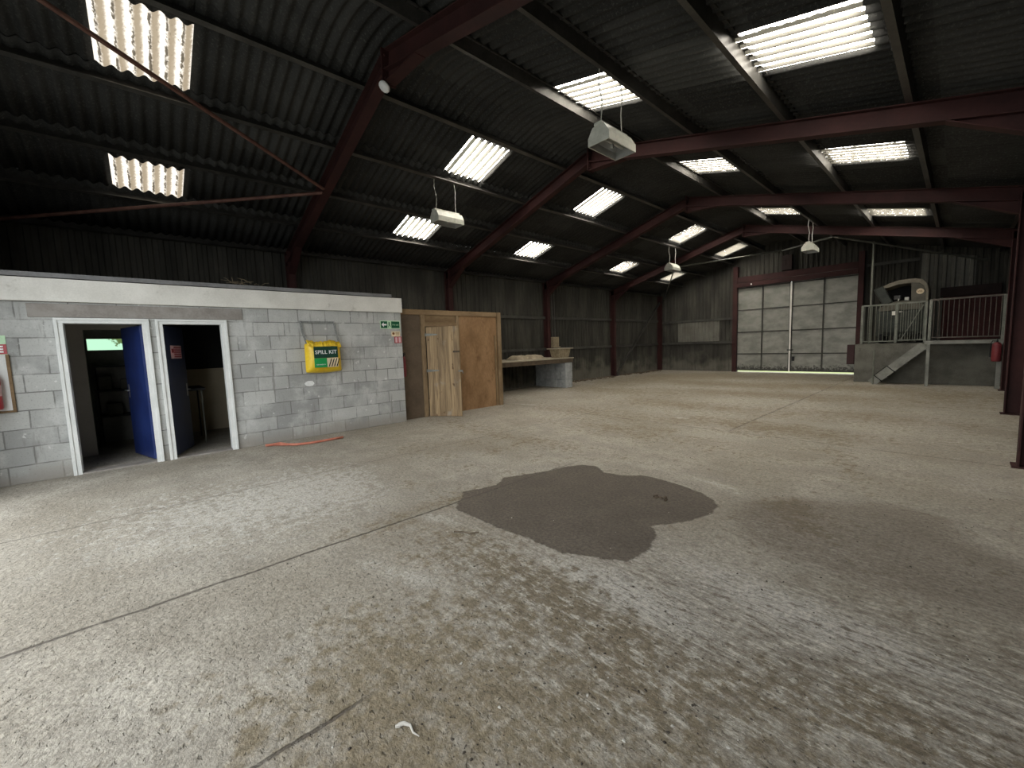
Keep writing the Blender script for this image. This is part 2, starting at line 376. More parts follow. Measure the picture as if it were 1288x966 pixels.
def mat_floor():
    m, nt, b = new_mat('dirty_concrete_floor'); g = N(nt); P = g.pos(); s = g.sep(P)
    n0 = g.noise(P, .55, 5, .6); n1 = g.noise(P, 2.6, 7, .68); n2 = g.noise(P, 11, 7, .75); n3 = g.noise(P, 62, 4, .7)
    stx = g.noise(g.mapping(P, (4.2, 17, 1), rot=(0, 0, .12)), 1.9, 10, .82, .25)     # scrapes running across the barn
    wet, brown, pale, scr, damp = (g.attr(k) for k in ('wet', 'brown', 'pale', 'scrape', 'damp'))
    c = g.mix(g.step(n1, .3, .7), (.295, .27, .225), (.425, .395, .335))
    c = g.mix(g.step(n0, .38, .66, 0, .6), c, (.235, .205, .155))
    c = g.mix(g.step(n2, .52, .66, 0, .6), c, (.165, .143, .108))
    # pale washed concrete, with wet-shine glints painted in
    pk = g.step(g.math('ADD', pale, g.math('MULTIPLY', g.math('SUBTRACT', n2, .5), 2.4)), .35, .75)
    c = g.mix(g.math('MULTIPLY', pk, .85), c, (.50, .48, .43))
    # brown dirt, broken up finely
    bk = g.step(g.math('ADD', brown, g.math('ADD', g.math('MULTIPLY', g.math('SUBTRACT', n1, .5), 1.5), g.math('MULTIPLY', g.math('SUBTRACT', n2, .5), 2.6))), .26, .92)
    c = g.mix(g.math('MULTIPLY', bk, .86), c, (.182, .146, .090))
    # damp tint with a soft edge
    dk = g.step(g.math('ADD', damp, g.math('ADD', g.math('MULTIPLY', g.math('SUBTRACT', n1, .5), .5), g.math('MULTIPLY', g.math('SUBTRACT', stx, .5), .5))), -.10, .16)
    c = g.mix(g.math('MULTIPLY', dk, .55), c, (.14, .114, .086))
    # scrape marks: dark dirt combed into lines, pale bare concrete between
    sk = g.math('MULTIPLY', scr, g.step(g.math('ADD', g.math('MULTIPLY', stx, .72), g.math('MULTIPLY', n2, .28)), .515, .565)); c = g.mix(g.math('MULTIPLY', sk, .85), c, (.145, .115, .083))
    sp = g.math('MULTIPLY', scr, g.step(g.math('ADD', g.math('MULTIPLY', stx, .72), g.math('MULTIPLY', n2, .28)), .485, .435)); c = g.mix(g.math('MULTIPLY', sp, .85), c, (.58, .55, .48))
    # damp patch with a crisp ragged rim
    wv = g.math('ADD', wet, g.math('ADD', g.math('MULTIPLY', g.math('SUBTRACT', n2, .5), .08), g.math('MULTIPLY', g.math('SUBTRACT', n1, .5), .05)))
    wk = g.step(wv, -.008, .018); wetc = g.mix(g.step(n1, .3, .75), (.078, .063, .048), (.118, .097, .075))
    c = g.mix(g.math('MULTIPLY', wk, .94), c, wetc)
    # pits and specks
    pit = g.noise(g.mapping(P, (1, 1.5, 1)), 30, 3, .55); pk2 = g.step(pit, .60, .70)
    c = g.mix(g.math('MULTIPLY', pk2, .55), c, (.10, .085, .066))
    c = g.mix(g.step(n3, .64, .72, 0, .8), c, (.085, .07, .052))
    # fine grain of the worn surface
    n4 = g.noise(P, 38, 6, .8); gr = g.step(n4, .36, .64, .74, 1.30)
    c = g.mix(1.0, c, g.comb(gr, gr, gr), 'MULTIPLY')
    # slab joints
    wob = g.math('MULTIPLY', g.math('SUBTRACT', n1, .5), .06)
    def jx(x0, w): return g.step(g.math('ABSOLUTE', g.math('ADD', g.math('SUBTRACT', s[0], x0), wob)), w, w * .3)
    def jy(y0, w): return g.step(g.math('ABSOLUTE', g.math('ADD', g.math('SUBTRACT', s[1], y0), wob)), w, w * .3)
    j = g.math('MAXIMUM', g.math('MULTIPLY', jx(4.5, .017), g.step(s[1], .2, -.6)), g.math('MAXIMUM', g.math('MULTIPLY', jx(6.07, .013), g.step(s[1], -3.3, -3.5)), g.math('MULTIPLY', jx(2.42, .014), .7)))
    j = g.math('MAXIMUM', j, g.math('MULTIPLY', g.math('MAXIMUM', jy(2.95, .022), g.math('MULTIPLY', jx(5.25, .03), g.step(s[1], 2.9, 3.1))), .55))
    jd = g.math('MULTIPLY', j, g.step(n2, .32, .52))
    c = g.mix(g.math('MULTIPLY', jd, .85), c, (.085, .07, .055))
    g.link(c, b.inputs['Base Color'])
    r = g.math('ADD', g.math('MULTIPLY', n1, .25), .60); g.link(r, b.inputs['Roughness'])
    b.inputs['Specular IOR Level'].default_value = .35
    tex = g.noise(P, 15, 5, .62)
    h = g.math('ADD', g.math('MULTIPLY', n3, .30), g.math('MULTIPLY', tex, .75))
    h = g.math('SUBTRACT', h, g.math('MULTIPLY', pk2, .35))
    h = g.math('ADD', h, g.math('MULTIPLY', g.math('MULTIPLY', stx, scr), .6))
    h = g.math('SUBTRACT', h, g.math('MULTIPLY', jd, .9))
    flat = g.math('SUBTRACT', 1.0, g.math('MULTIPLY', wk, .6))
    g.link(g.bump(g.math('MULTIPLY', h, flat), .85, .020), b.inputs['Normal'])
    return m
M['floor'] = mat_floor()

# ------------------------------------------------------------------ dimensions (metres); Y runs down the barn, X to the right, Z up
XL, XR, YF, YB = -2.85, 8.62, -5.62, 15.95
RX = 2.56
def zl(x): return 5.08 + .293 * (x - RX)          # underside of the left rafters
def zr(x): return 5.10 - .25 * (x - RX)           # underside of the right rafters
def zroof(x):
    a, b, k = zl(x) + .42, zr(x) + .42, .30
    h = max(k - abs(a - b), 0) / k
    return min(a, b) - h * h * k / 4
FR = [-1.287, 3.016, 7.319, 11.622]
PURL_L = [1.93, .70, -.49, -1.60, -2.74]
PURL_R = [3.48, 4.66, 5.95, 7.22, 8.45]

# ------------------------------------------------------------------ floor
def poly_sd(px, py, poly):
    d = np.full(px.shape, 1e9); inside = np.zeros(px.shape, bool); n = len(poly)
    for i in range(n):
        ax, ay = poly[i]; bx, by = poly[(i + 1) % n]
        ex, ey = bx - ax, by - ay; wx, wy = px - ax, py - ay
        t = np.clip((wx * ex + wy * ey) / (ex * ex + ey * ey + 1e-12), 0, 1)
        d = np.minimum(d, np.hypot(wx - t * ex, wy - t * ey))
        cnd = ((ay > py) != (by > py)) & (px < (bx - ax) * (py - ay) / (by - ay + 1e-12) + ax)
        inside ^= cnd
    return np.where(inside, d, -d)
PUDDLE = [(4.30, -1.62), (4.36, -1.45), (4.40, -1.24), (4.28, -1.03), (4.40, -.73), (4.50, -.49), (4.53, -.24), (4.64, -.04), (4.80, .02), (5.02, -.12), (5.23, -.07), (5.40, .08), (5.6, .09), (5.87, .05), (6.1, -.03), (6.25, -.14), (6.33, -.26), (6.36, -.46), (6.29, -.72), (6.2, -.89), (6.11, -1.02), (6.23, -1.15), (6.29, -1.37), (6.27, -1.63), (6.17, -1.70), (6.05, -1.76), (5.86, -1.86), (5.57, -1.87), (5.36, -1.89), (5.22, -1.92), (4.94, -1.92), (4.66, -1.95), (4.52, -1.85), (4.44, -1.72)]
def blobs(X, Y, L):
    a = np.zeros(X.shape)
    for cx, cy, rx, ry, w, rot in L:
        dx, dy = X - cx, Y - cy; c, s = math.cos(rot), math.sin(rot)
        u, v = (dx * c + dy * s) / rx, (-dx * s + dy * c) / ry
        a += w * np.exp(-(u * u + v * v))
    return a
xs = np.concatenate([np.arange(XL, -.2, .15), np.arange(-.2, XR, .035), [XR]])
ys = np.concatenate([np.arange(YF, 3.0, .035), np.arange(3.0, YB, .09), [YB]])
GX, GY = np.meshgrid(xs, ys); nx, ny = len(xs), len(ys)
wet = np.clip(poly_sd(GX, GY, PUDDLE), -.4, .4)
DAMP = [(6.42, .0), (6.74, .42), (7.02, .55), (7.26, .80), (7.52, .78), (7.80, .70), (7.84, .26), (8.1, .10), (8.6, .0), (8.6, -.85), (8.02, -.78), (7.75, -.84), (7.37, -.90), (6.99, -.88), (6.70, -.70), (6.45, -.35)]
damp = np.clip(poly_sd(GX, GY, DAMP), -.5, .3)
brown = blobs(GX, GY, [
    (6.80, .12, .25, .25, .75, 0), (7.0, -.25, .3, .2, .45, 0),
    (5.1, -2.35, .65, .38, .34, 0), (5.9, -2.25, .7, .38, .42, 0), (6.75, -2.9, .9, .65, .42, 0), (5.9, -3.1, .7, .5, .34, 0), (6.5, -3.6, .9, .4, .42, 0), (7.6, -2.5, .6, .6, .30, 0), (7.7, -1.9, .5, .2, .4, 0), (6.6, -2.25, .7, .2, .35, .1),
    (3.6, -1.9, 1.0, .22, .30, .2), (2.6, -1.0, 1.3, .35, .30, .1), (3.4, .4, 1.2, .35, .40, 0), (1.2, .5, 1.5, .5, .38, 0), (4.42, -2.5, .20, 1.6, .36, 0), (3.2, -.3, 1.0, .25, .35, 0),
    (4.0, 2.0, 1.6, .55, .46, 0), (5.6, 3.6, 1.5, .6, .52, 0), (2.2, 3.2, 1.8, .6, .40, 0), (3.6, 5.2, 2.0, .7, .46, 0), (6.8, 5.6, 1.4, .8, .30, 0),
    (1.0, 6.8, 2.0, .9, .40, 0), (4.2, 8.0, 2.4, .7, .46, 0), (2.4, 10.2, 2.4, .9, .44, 0), (5.5, 10.8, 2.0, .8, .42, 0), (3.0, 13.4, 2.6, 1.0, .48, 0), (0, 12.5, 2.2, 1.6, .36, 0),
    (7.6, 9.2, 1.0, 1.4, .30, 0), (-.8, 9.5, 1.2, 2.6, .36, 0), (4.4, 15.0, 4, .9, .4, 0), (5.95, -3.80, .05, .05, .9, 0), (6.9, 2.0, .16, 1.2, .32, .3)])
brown += .13 + .13 * np.clip((GY - .5) / 3, 0, 1) + .14 * np.clip((GY - 5) / 5, 0, 1) - .30 * np.clip((5.6 - GX) / .8, 0, 1) * np.clip((-2.6 - GY) / .6, 0, 1)
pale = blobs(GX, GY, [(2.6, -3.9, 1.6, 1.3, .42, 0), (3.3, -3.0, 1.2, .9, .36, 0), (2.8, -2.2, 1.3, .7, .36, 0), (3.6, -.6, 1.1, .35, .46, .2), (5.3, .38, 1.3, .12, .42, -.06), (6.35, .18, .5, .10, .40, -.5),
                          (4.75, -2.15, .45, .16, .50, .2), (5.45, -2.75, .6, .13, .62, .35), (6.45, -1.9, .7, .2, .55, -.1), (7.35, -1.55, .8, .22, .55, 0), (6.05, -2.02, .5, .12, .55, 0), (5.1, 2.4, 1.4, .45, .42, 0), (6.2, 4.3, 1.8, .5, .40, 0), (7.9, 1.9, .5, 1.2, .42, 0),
                          (4.17, 3.62, .22, .06, 1.4, .2), (.4, 3.2, .5, .08, 1.0, .3), (1.6, 2.1, 1.0, .3, .36, 0), (7.1, 3.2, 1.0, .5, .36, 0), (3.6, 6.6, 1.8, .4, .30, 0), (7.35, -2.95, .45, .3, .45, 0), (7.6, -3.3, .5, .3, .45, 0), (6.9, -1.35, 1.0, .2, .5, 0), (7.0, -2.2, .9, .3, .3, 0), (6.0, -3.55, .06, .5, .6, .6)])  # first two blobs of this row paint wet-shine glints into the floor colour
scrape = np.clip(blobs(GX, GY, [(6.9, -1.75, 1.2, .55, 1.0, 0), (5.7, -2.3, .9, .4, .5, 0), (6.9, -2.6, 1.0, .5, .5, 0), (8.0, -1.5, .8, .5, .7, 0), (7.1, -.5, .9, .35, .25, 0)]), 0, 1)
fm = bpy.data.meshes.new('floor')
verts = np.stack([GX, GY, np.zeros_like(GX)], -1).reshape(-1, 3)
idx = np.arange(nx * ny).reshape(ny, nx)
quads = np.stack([idx[:-1, :-1], idx[:-1, 1:], idx[1:, 1:], idx[1:, :-1]], -1).reshape(-1, 4)
fm.from_pydata(verts.tolist(), [], quads.tolist()); fm.update()
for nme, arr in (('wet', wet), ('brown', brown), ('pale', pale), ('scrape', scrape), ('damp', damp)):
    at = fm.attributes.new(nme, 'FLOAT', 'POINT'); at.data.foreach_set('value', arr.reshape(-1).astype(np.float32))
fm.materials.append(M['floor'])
fo = bpy.data.objects.new('floor', fm); COL.objects.link(fo); struct(fo)

# ------------------------------------------------------------------ roof: corrugated sheets in rows lapped at the purlins
AMP = .024
def corr(y): return AMP * math.cos(2 * PI * y / PITCH)
SKY = []   # (x0, x1, first corrugation, dirty, label)
def sky(x0, x1, y0, dirty, label): SKY.append((x0, x1, round(y0 / PITCH), dirty, label))
sky(.70, 1.93, -4.02, True, 'grimy skylight sheet high on the left, crossed by a rust-red brace pipe')
sky(-1.60, -.49, -4.02, True, 'grimy skylight sheet low on the left above the block room roof')
sky(.70, 1.93, .80, False, 'left slope skylight beside the lamp nearest the block wall, upper one')
sky(-1.60, -.49, .76, False, 'lower left skylight partly behind the lamp that hangs above the plywood shed')
sky(.70, 1.93, 4.70, False, 'upper left skylight just beyond the second red frame')
sky(-1.60, -.49, 4.66, False, 'lower left skylight just beyond the second red frame')
sky(.70, 1.93, 9.72, False, 'upper left skylight directly above the third hanging lamp')
sky(-1.60, -.49, 9.62, False, 'lower left skylight in the fourth bay, left of the far lamp')
sky(.70, 1.93, 13.76, False, 'narrow upper left skylight nearest the big end gate')
sky(-1.60, -.49, 13.56, False, 'lower left skylight nearest the end wall, behind a hanging lamp')
sky(3.48, 4.66, .88, False, 'skylight above the nearest hanging lamp on the right slope')
sky(5.95, 7.22, .92, False, 'largest skylight at the top right of the roof')
sky(3.48, 4.66, 4.82, False, 'second skylight along the upper right slope, beyond the red rafter')
sky(5.95, 7.22, 4.88, False, 'second skylight along the lower right slope, beyond the red rafter')
sky(3.48, 4.66, 9.68, False, 'skylight above the farthest hanging lamp')
sky(5.95, 7.22, 9.80, False, 'third skylight along the lower right slope, small and thin')

def corr_sheet(x0, x1, y0, y1, dz, nxs=2):
    """returns verts/faces of a corrugated strip following zroof"""
    xs_ = [x0 + (x1 - x0) * i / (nxs - 1) for i in range(nxs)]
    n = max(2, int(round((y1 - y0) / PITCH * 8)) + 1)
    ys_ = [y0 + (y1 - y0) * i / (n - 1) for i in range(n)]
    vs = [(x, y, zroof(x) + corr(y) + dz) for y in ys_ for x in xs_]
    fs = []
    for j in range(n - 1):
        for i in range(nxs - 1):
            a = j * nxs + i; fs.append((a, a + 1, a + nxs + 1, a + nxs))
    return vs, fs
J0, J1 = round((YF - .05) / PITCH), round((YB + .12) / PITCH)
rows = []
L = [-3.05] + PURL_L[::-1][1:] ; R_ = PURL_R[:-1] + [8.80]
LAP = .09
for i in range(len(L) - 1): rows.append((L[i], L[i + 1] + LAP, -.010 * (4 - i), 2))
for i in range(len(R_) - 1): rows.append((R_[i] - LAP, R_[i + 1], -.010 * (i + 1), 2))
roof = MB(); roof.cur = 0
v, f = corr_sheet(PURL_L[0] - .02, PURL_R[0] + .02, J0 * PITCH, J1 * PITCH, 0, 13); roof.add(v, f)
for (x0, x1, dz, k) in rows:
    cuts = sorted([s for s in SKY if s[0] >= x0 - .12 and s[1] <= x1 + .12 and abs((s[0] + s[1]) / 2 - (x0 + x1) / 2) < .3], key=lambda s: s[2])
    j = J0
    for s in cuts:
        v, f = corr_sheet(x0, x1, j * PITCH, s[2] * PITCH, dz, k); roof.add(v, f); j = s[2] + 6
    if abs(x0 - (4.66 - LAP)) < .02:     # a replaced, paler sheet
        a = round(.74 / PITCH)
        v, f = corr_sheet(x0, x1, j * PITCH, a * PITCH, dz, k); roof.add(v, f)
        roof.cur = 1; v, f = corr_sheet(x0, x1, a * PITCH, (a + 7) * PITCH, dz, k); roof.add(v, f); roof.cur = 0; j = a + 7
    v, f = corr_sheet(x0, x1, j * PITCH, J1 * PITCH, dz, k); roof.add(v, f)
ro = roof.build('ceiling', [M['roof'], M['roof_new']], smooth=True); struct(ro)
so = ro.modifiers.new('thickness', 'SOLIDIFY'); so.thickness = .007; so.offset = 1
fill = MB()
for n_, (x0, x1, j, dirty, label) in enumerate(SKY):
    for (a, b_, d, k) in rows:
        if abs((x0 + x1) / 2 - (a + b_) / 2) < .3: dz = d; ra, rb = a, b_
    cut = {.70: 1.70, -1.60: -.80, 3.48: 4.44, 5.95: 7.02}[x0]
    v, f = corr_sheet(cut, rb, j * PITCH, (j + 6) * PITCH, dz, 2); fill.add(v, f)
    mb = MB(); v, f = corr_sheet(ra, cut, j * PITCH, (j + 6) * PITCH, dz, 2); mb.add(v, f)
    o = mb.build('window_%d' % (n_ + 1), M['sky_dirty' if dirty else 'sky_side_shade' if x0 < 2 else 'sky_clean'], smooth=True)
    tag(o, label, 'skylight', 'translucent skylight sheets in the roof', 'structure')
    so = o.modifiers.new('thickness', 'SOLIDIFY'); so.thickness = .004; so.offset = 1
o = fill.build('ceiling_lap_sheets', M['roof'], smooth=True); struct(o)
so = o.modifiers.new('thickness', 'SOLIDIFY'); so.thickness = .007; so.offset = 1

# ------------------------------------------------------------------ purlins (Z sections)
PNL = ['left purlin next to the ridge', 'second purlin left of the ridge, one lamp hangs from it', 'third purlin left of the ridge, on the left slope', 'fourth purlin left of the ridge, over the block room and shed', 'lowest purlin on the left, along the dark eaves']
PNR = ['right purlin next to the ridge, above the first right skylights', 'second purlin right of the ridge, the nearest lamp hangs from it', 'third purlin right of the ridge, left edge of the biggest skylight', 'fourth purlin right of the ridge, right edge of the biggest skylight', 'lowest purlin on the right, along the dark eaves']
for side, lst, names in ((-1, PURL_L, PNL), (1, PURL_R, PNR)):
    for x, nm in zip(lst, names):
        sl = .293 if side < 0 else -.25
        zb = (zl(x) if side < 0 else zr(x)) + .245
        d = Vector((1, 0, sl)).normalized(); u = Vector((-sl, 0, 1)).normalized()
        t, h, w = .006, .145, .062
        prof = [(-t, 0), (w, 0), (w, -.0 + .016), (w - t, .016), (w - t, t), (0, t), (0, h), (-w, h), (-w, h - .016), (-w + t, h - .016), (-w + t, h - t), (-t, h - t)]
        if side > 0: prof = [(-a, b_) for a, b_ in prof]
        mb = MB(); mb.prism(prof, d, u, (0, 1, 0), (x, YF + .05, zb), YB - YF - .1)
        tag(mb.build('roof_purlin', M['purlin']), 'grey steel ' + nm, 'purlin', 'steel roof purlins')

# ------------------------------------------------------------------ portal frames (dark red I-sections)
def ibeam(mb, a, b, up, depth, width, tf=.014, tw=.010):
    """a,b = line of the lower flange; section rises along 'up'"""
    a, b = Vector(a), Vector(b); d = (b - a).normalized(); u = Vector(up); s = d.cross(u).normalized(); u = s.cross(d).normalized()
    w = width / 2
    P_ = [(-w, 0), (w, 0), (w, tf), (tw / 2, tf), (tw / 2, depth - tf), (w, depth - tf), (w, depth), (-w, depth), (-w, depth - tf), (-tw / 2, depth - tf), (-tw / 2, tf), (-w, tf)]
    mb.prism(P_, s, u, d, a, (b - a).length)
def make_frame(y, label, xr=8.30):
    t = thing('portal_frame', label, 'steel frame', (2.56, y, 0), 0, 'dark red portal frames')
    W = .15
    mb = MB(); ibeam(mb, (-2.60, y, 0), (-2.60, y, 3.80), (-1, 0, 0), .21, W)
    mb.box(-2.86, -2.56, y - .11, y + .11, 0, .018); mb.build('column', M['red_steel'], t)
    mb = MB(); ibeam(mb, (xr, y, 0), (xr, y, 3.80), (1, 0, 0), 8.60 - xr, W + .03)
    mb.box(xr - .04, 8.60, y - .12, y + .12, 0, .018); mb.build('column', M['red_steel'], t)
    mb = MB(); ibeam(mb, (-2.80, y, zl(-2.80)), (2.555, y, zl(2.555)), (0, 0, 1), .235, W)
    mb.build('rafter', M['red_steel'], t)
    mb = MB(); ibeam(mb, (2.565, y, zr(2.565)), (8.5, y, zr(8.5)), (0, 0, 1), .235, W)
    mb.build('rafter', M['red_steel'], t)
    # tapered haunches at the eaves and at the ridge
    def hau(pts):
        mb = MB(); mb.prism(pts, (1, 0, 0), (0, 0, 1), (0, 1, 0), (0, y - .006, 0), .012)
        return mb
    mb = hau([(xr, zr(xr) + .01), (7.5, zr(7.5) + .01), (xr, 3.45)])
    mb.bar((7.5, y, zr(7.5)), (xr, y, 3.45), W, .014); mb.build('haunch', M['red_steel'], t)
    mb = hau([(-2.6, zl(-2.6) + .01), (-1.95, zl(-1.95) + .01), (-2.6, 3.30)])
    mb.bar((-1.95, y, zl(-1.95)), (-2.6, y, 3.30), W, .014); mb.build('haunch', M['red_steel'], t)
    mb = hau([(2.57, zr(2.57) + .01), (3.35, zr(3.35) + .01), (2.57, 4.93)])
    mb.bar((3.35, y, zr(3.35)), (2.57, y, 4.945), W, .014); mb.build('haunch', M['red_steel'], t)
    mb = MB(); mb.box(2.545, 2.556, y - .09, y + .09, 4.93, 5.36); mb.box(2.564, 2.575, y - .09, y + .09, 4.93, 5.36)
    for z in (4.99, 5.12, 5.27):
        for q in (-.055, .055): mb.tube([(2.52, y + q, z), (2.60, y + q, z)], .013, 6)
    mb.build('apex_plate', M['red_steel'], t)
    return t
make_frame(FR[0], 'dark red portal frame nearest the camera, overhead at the left', 8.21)
make_frame(FR[1], 'dark red portal frame beyond the nearest hanging lamp, behind the plywood shed', 8.205)
make_frame(FR[2], 'dark red portal frame whose left column stands behind the workbench')
make_frame(FR[3], 'farthest free standing dark red portal frame, one bay before the end gate', 8.44)

# bracing pipes
BN = 'rust-red bracing pipe '
def brace(a, b, r, label, cat='brace', mat='rust_pipe'):
    mb = MB(); mb.tube([a, b], r, 10)
    d = (Vector(b) - Vector(a)).normalized()
    for p, s in ((Vector(a), 1), (Vector(b), -1)):
        mb.bar(p - d * s * .02, p + d * s * .10, .06, .008)
    tag(mb.build('brace_pipe', M[mat]), label, cat, 'roof and wall bracing pipes')
brace((.12, FR[0] - .10, 4.34), (2.50, -5.5, 5.02), .027, BN + 'rising from the nearest frame across the upper grimy skylight')
brace((.06, FR[0] - .10, 4.29), (-2.2, -5.5, 3.66), .027, BN + 'falling from the nearest frame below the lower grimy skylight')
brace((.12, FR[3] + .10, 4.34), (2.50, 15.85, 5.02), .027, 'bracing pipe coloured pale as if lit in the end bay, rising to the ridge on the left', mat='galv')  # end bay pipes are rust-red; the pale steel colour stands in for skylight
brace((.06, FR[3] + .10, 4.29), (-2.5, 15.85, 3.58), .027, 'bracing pipe coloured pale as if lit in the end bay, falling to the left eaves', mat='galv')
brace((4.98, FR[3] + .10, 4.45), (2.62, 15.85, 5.02), .027, 'bracing pipe coloured pale as if lit in the end bay behind the farthest lamp', mat='galv')
brace((5.04, FR[3] + .10, 4.43), (8.2, 15.85, 3.66), .027, 'bracing pipe coloured pale as if lit in the end bay, falling towards the right eaves', mat='galv')
mb = MB(); mb.bar((-2.62, 11.80, .12), (-2.62, 15.60, 3.40), .07, .09); mb.box(-2.67, -2.57, 11.75, 11.9, 0.0, .2)
tag(mb.build('wall_brace', M['purlin']), 'grey diagonal wall brace in the far left corner bay', 'brace')

# ------------------------------------------------------------------ outer walls
def rib(u, p=.17):
    t = (u / p) % 1.0
    if t < .12: return t / .12
    if t < .45: return 1.0
    if t < .57: return 1 - (t - .45) / .12
    return 0.0
def rib_us(a, b, p=.17):
    us = {a, b}
    k = math.floor(a / p)
    while k * p < b + p:
        for q in (0, .12, .45, .57):
            u = (k + q) * p
            if a < u < b: us.add(u)
        k += 1
    return sorted(us)
def clad_y(x, sgn, y0, y1, z0, z1, d=.03):
    """cladding in a plane of constant x"""
    us = rib_us(y0, y1); vs = []; fs = []
    for u in us: vs += [(x + sgn * d * rib(u), u, z0), (x + sgn * d * rib(u), u, z1)]
    for i in range(len(us) - 1): fs.append((2 * i, 2 * i + 2, 2 * i + 3, 2 * i + 1))
    return vs, fs
def clad_x(y, x0, x1, z0, ztop, p=.17, d=.03):
    us = rib_us(x0, x1, p); vs = []; fs = []
    for u in us:
        zt = ztop(u) if callable(ztop) else ztop
        vs += [(u, y - d * rib(u, p), z0), (u, y - d * rib(u, p), zt)]
    for i in range(len(us) - 1): fs.append((2 * i, 2 * i + 2, 2 * i + 3, 2 * i + 1))
    return vs, fs
def shell(name, vf_list, mat):
    mb = MB()
    for v, f in vf_list: mb.add(v, f)
    o = mb.build(name, mat); so = o.modifiers.new('thickness', 'SOLIDIFY'); so.thickness = .006; so.offset = -1
    return o
top = lambda x: zroof(x) - .02
# left wall keeps a window hole behind the block room
WY0, WY1, WZ0, WZ1 = -4.70, -3.95, 1.66, 1.885
struct(shell('wall_left', [clad_y(XL, 1, YF, WY0, 0, 3.95), clad_y(XL, 1, WY1, YB, 0, 3.95), clad_y(XL, 1, WY0, WY1, 0, WZ0), clad_y(XL, 1, WY0, WY1, WZ1, 3.95)], M['clad']))
struct(shell('wall_right', [clad_y(XR, -1, YF, YB, 0, 4.05)], M['clad']))
struct(shell('wall_back', [clad_x(YB, XL, .94, 0, top), clad_x(YB, .94, 5.14, 4.14, top), clad_x(YB, 5.14, XR, 0, top)], M['clad']))
OX0, OX1, OZ = .75, 8.25, 4.0         # unseen open doorway, widened to let more light onto the foreground floor
struct(shell('wall_front', [clad_x(YF, XL, OX0, 0, top), clad_x(YF, OX0, OX1, OZ, top), clad_x(YF, OX1, XR, 0, top)], M['clad']))
# sheeting rails
def girt(name, a, b, label):
    mb = MB(); mb.bar(a, b, .06, .10); tag(mb.build(name, M['gate_rail']), label, 'sheeting rail', 'sheeting rails on the barn walls')
girt('sheeting_rail', (-2.80, .1, 1.33), (-2.80, 15.9, 1.33), 'lower dark sheeting rail along the left wall cladding')
girt('sheeting_rail', (-2.80, -5.5, 2.50), (-2.80, 15.9, 2.50), 'upper dark sheeting rail along the left wall cladding')
girt('sheeting_rail', (-2.74, 15.88, 1.33), (.80, 15.88, 1.33), 'lower dark sheeting rail on the end wall, left of the gate')
girt('sheeting_rail', (-2.74, 15.88, 2.40), (.80, 15.88, 2.40), 'upper dark sheeting rail on the end wall, left of the gate')
girt('sheeting_rail', (5.30, 15.86, 3.98), (6.66, 15.86, 3.98), 'pale edged sheeting rail on the end wall above the machine canopy')
mb = MB(); v, f = clad_x(15.90, -1.78, .18, 1.40, 2.33); mb.add(v, f); v, f = clad_x(15.915, -1.78, .18, 1.40, 2.33); mb.add(v, f)
tag(mb.build('cladding_sheet', M['pale_clad']), 'paler cladding sheet between the two rails left of the end gate', 'cladding sheet')
mb = MB(); v, f = clad_x(15.90, 6.71, 7.95, 2.92, lambda x: zr(x) + .1, .2, .04); mb.add(v, f); v, f = clad_x(15.90, 6.71, 7.25, 1.2, 2.92, .2, .04); mb.add(v, f)
o = mb.build('cladding_sheet', M['pale_clad']); so = o.modifiers.new('thickness', 'SOLIDIFY'); so.thickness = .006
tag(o, 'pale wide-ribbed cladding sheet high on the end wall, right of the machine canopy', 'cladding sheet')
mb = MB(); mb.box(7.26, 8.52, 15.83, 15.88, 1.2, 2.62)
for k in range(9): mb.box(7.28 + k * .14, 7.395 + k * .14, 15.815, 15.83, 1.2, 2.62)
tag(mb.build('board_panel', M['darkred_panel']), 'dark red boarded panel behind the right hand railing', 'panel')
mb = MB(); mb.box(7.20, 8.50, 15.72, 15.85, 2.63, 2.93); tag(mb.build('timber_header', M['dark_timber'], bevel=.008), 'dark brown timber beam above the red boarded panel', 'beam')
# gable posts and header of the end gate
tag((lambda mb: (ibeam(mb, (-2.60, 15.80, 0), (-2.60, 15.80, 3.75), (-1, 0, 0), .21, .15), mb.build('corner_column', M['red_steel']))[1])(MB()), 'dark red column in the far left corner of the barn', 'column')

# ------------------------------------------------------------------ end gate
G = thing('door_1', 'tall grey double sliding gate of square sheet panels in the end wall', 'gate', (3.0, 15.85, 0), kind='structure')
mb = MB(); mb.box(.80, .98, 15.72, 15.93, 0, 4.62); mb.build('door_post', M['red_steel'], G, bevel=.006)
mb = MB(); mb.box(5.08, 5.25, 15.72, 15.93, 0, 4.50); mb.build('door_post', M['red_steel'], G, bevel=.006)
mb = MB(); mb.box(.98, 5.08, 15.74, 15.93, 3.92, 4.16); mb.box(.98, 5.08, 15.68, 15.90, 3.73, 3.90); mb.box(.98, 5.08, 15.66, 15.70, 3.71, 3.75); mb.build('header_track', M['red_steel'], G)
def leaf(x0, x1, xm):
    lf = MB(); lf.box(x0, x1, 15.84, 15.86, .075, 3.80); L_ = lf.build('gate_leaf', M['gate'], G)
    fr = MB()
    for x in (x0, xm, x1): fr.box(x - .022, x + .022, 15.80, 15.84, .07, 3.78)
    for z in (.085, .80, 1.755, 2.72, 3.68): fr.box(x0, x1, 15.805, 15.84, z - .02, z + .02)
    fr.build('leaf_frame', M['gate_rail'], L_)
leaf(.965, 2.955, 1.955); leaf(3.025, 5.095, 4.07)
mb = MB(); mb.box(2.96, 3.02, 15.78, 15.83, .06, 3.70); o = mb.build('cover_strip', M['fascia'], G); o['label'] = 'pale strip where the two leaves meet'
mb = MB(); mb.box(3.08, 3.17, 15.77, 15.80, .50, .68); mb.box(2.90, 3.12, 15.77, 15.79, .93, .97); mb.build('latch', M['black'], G)
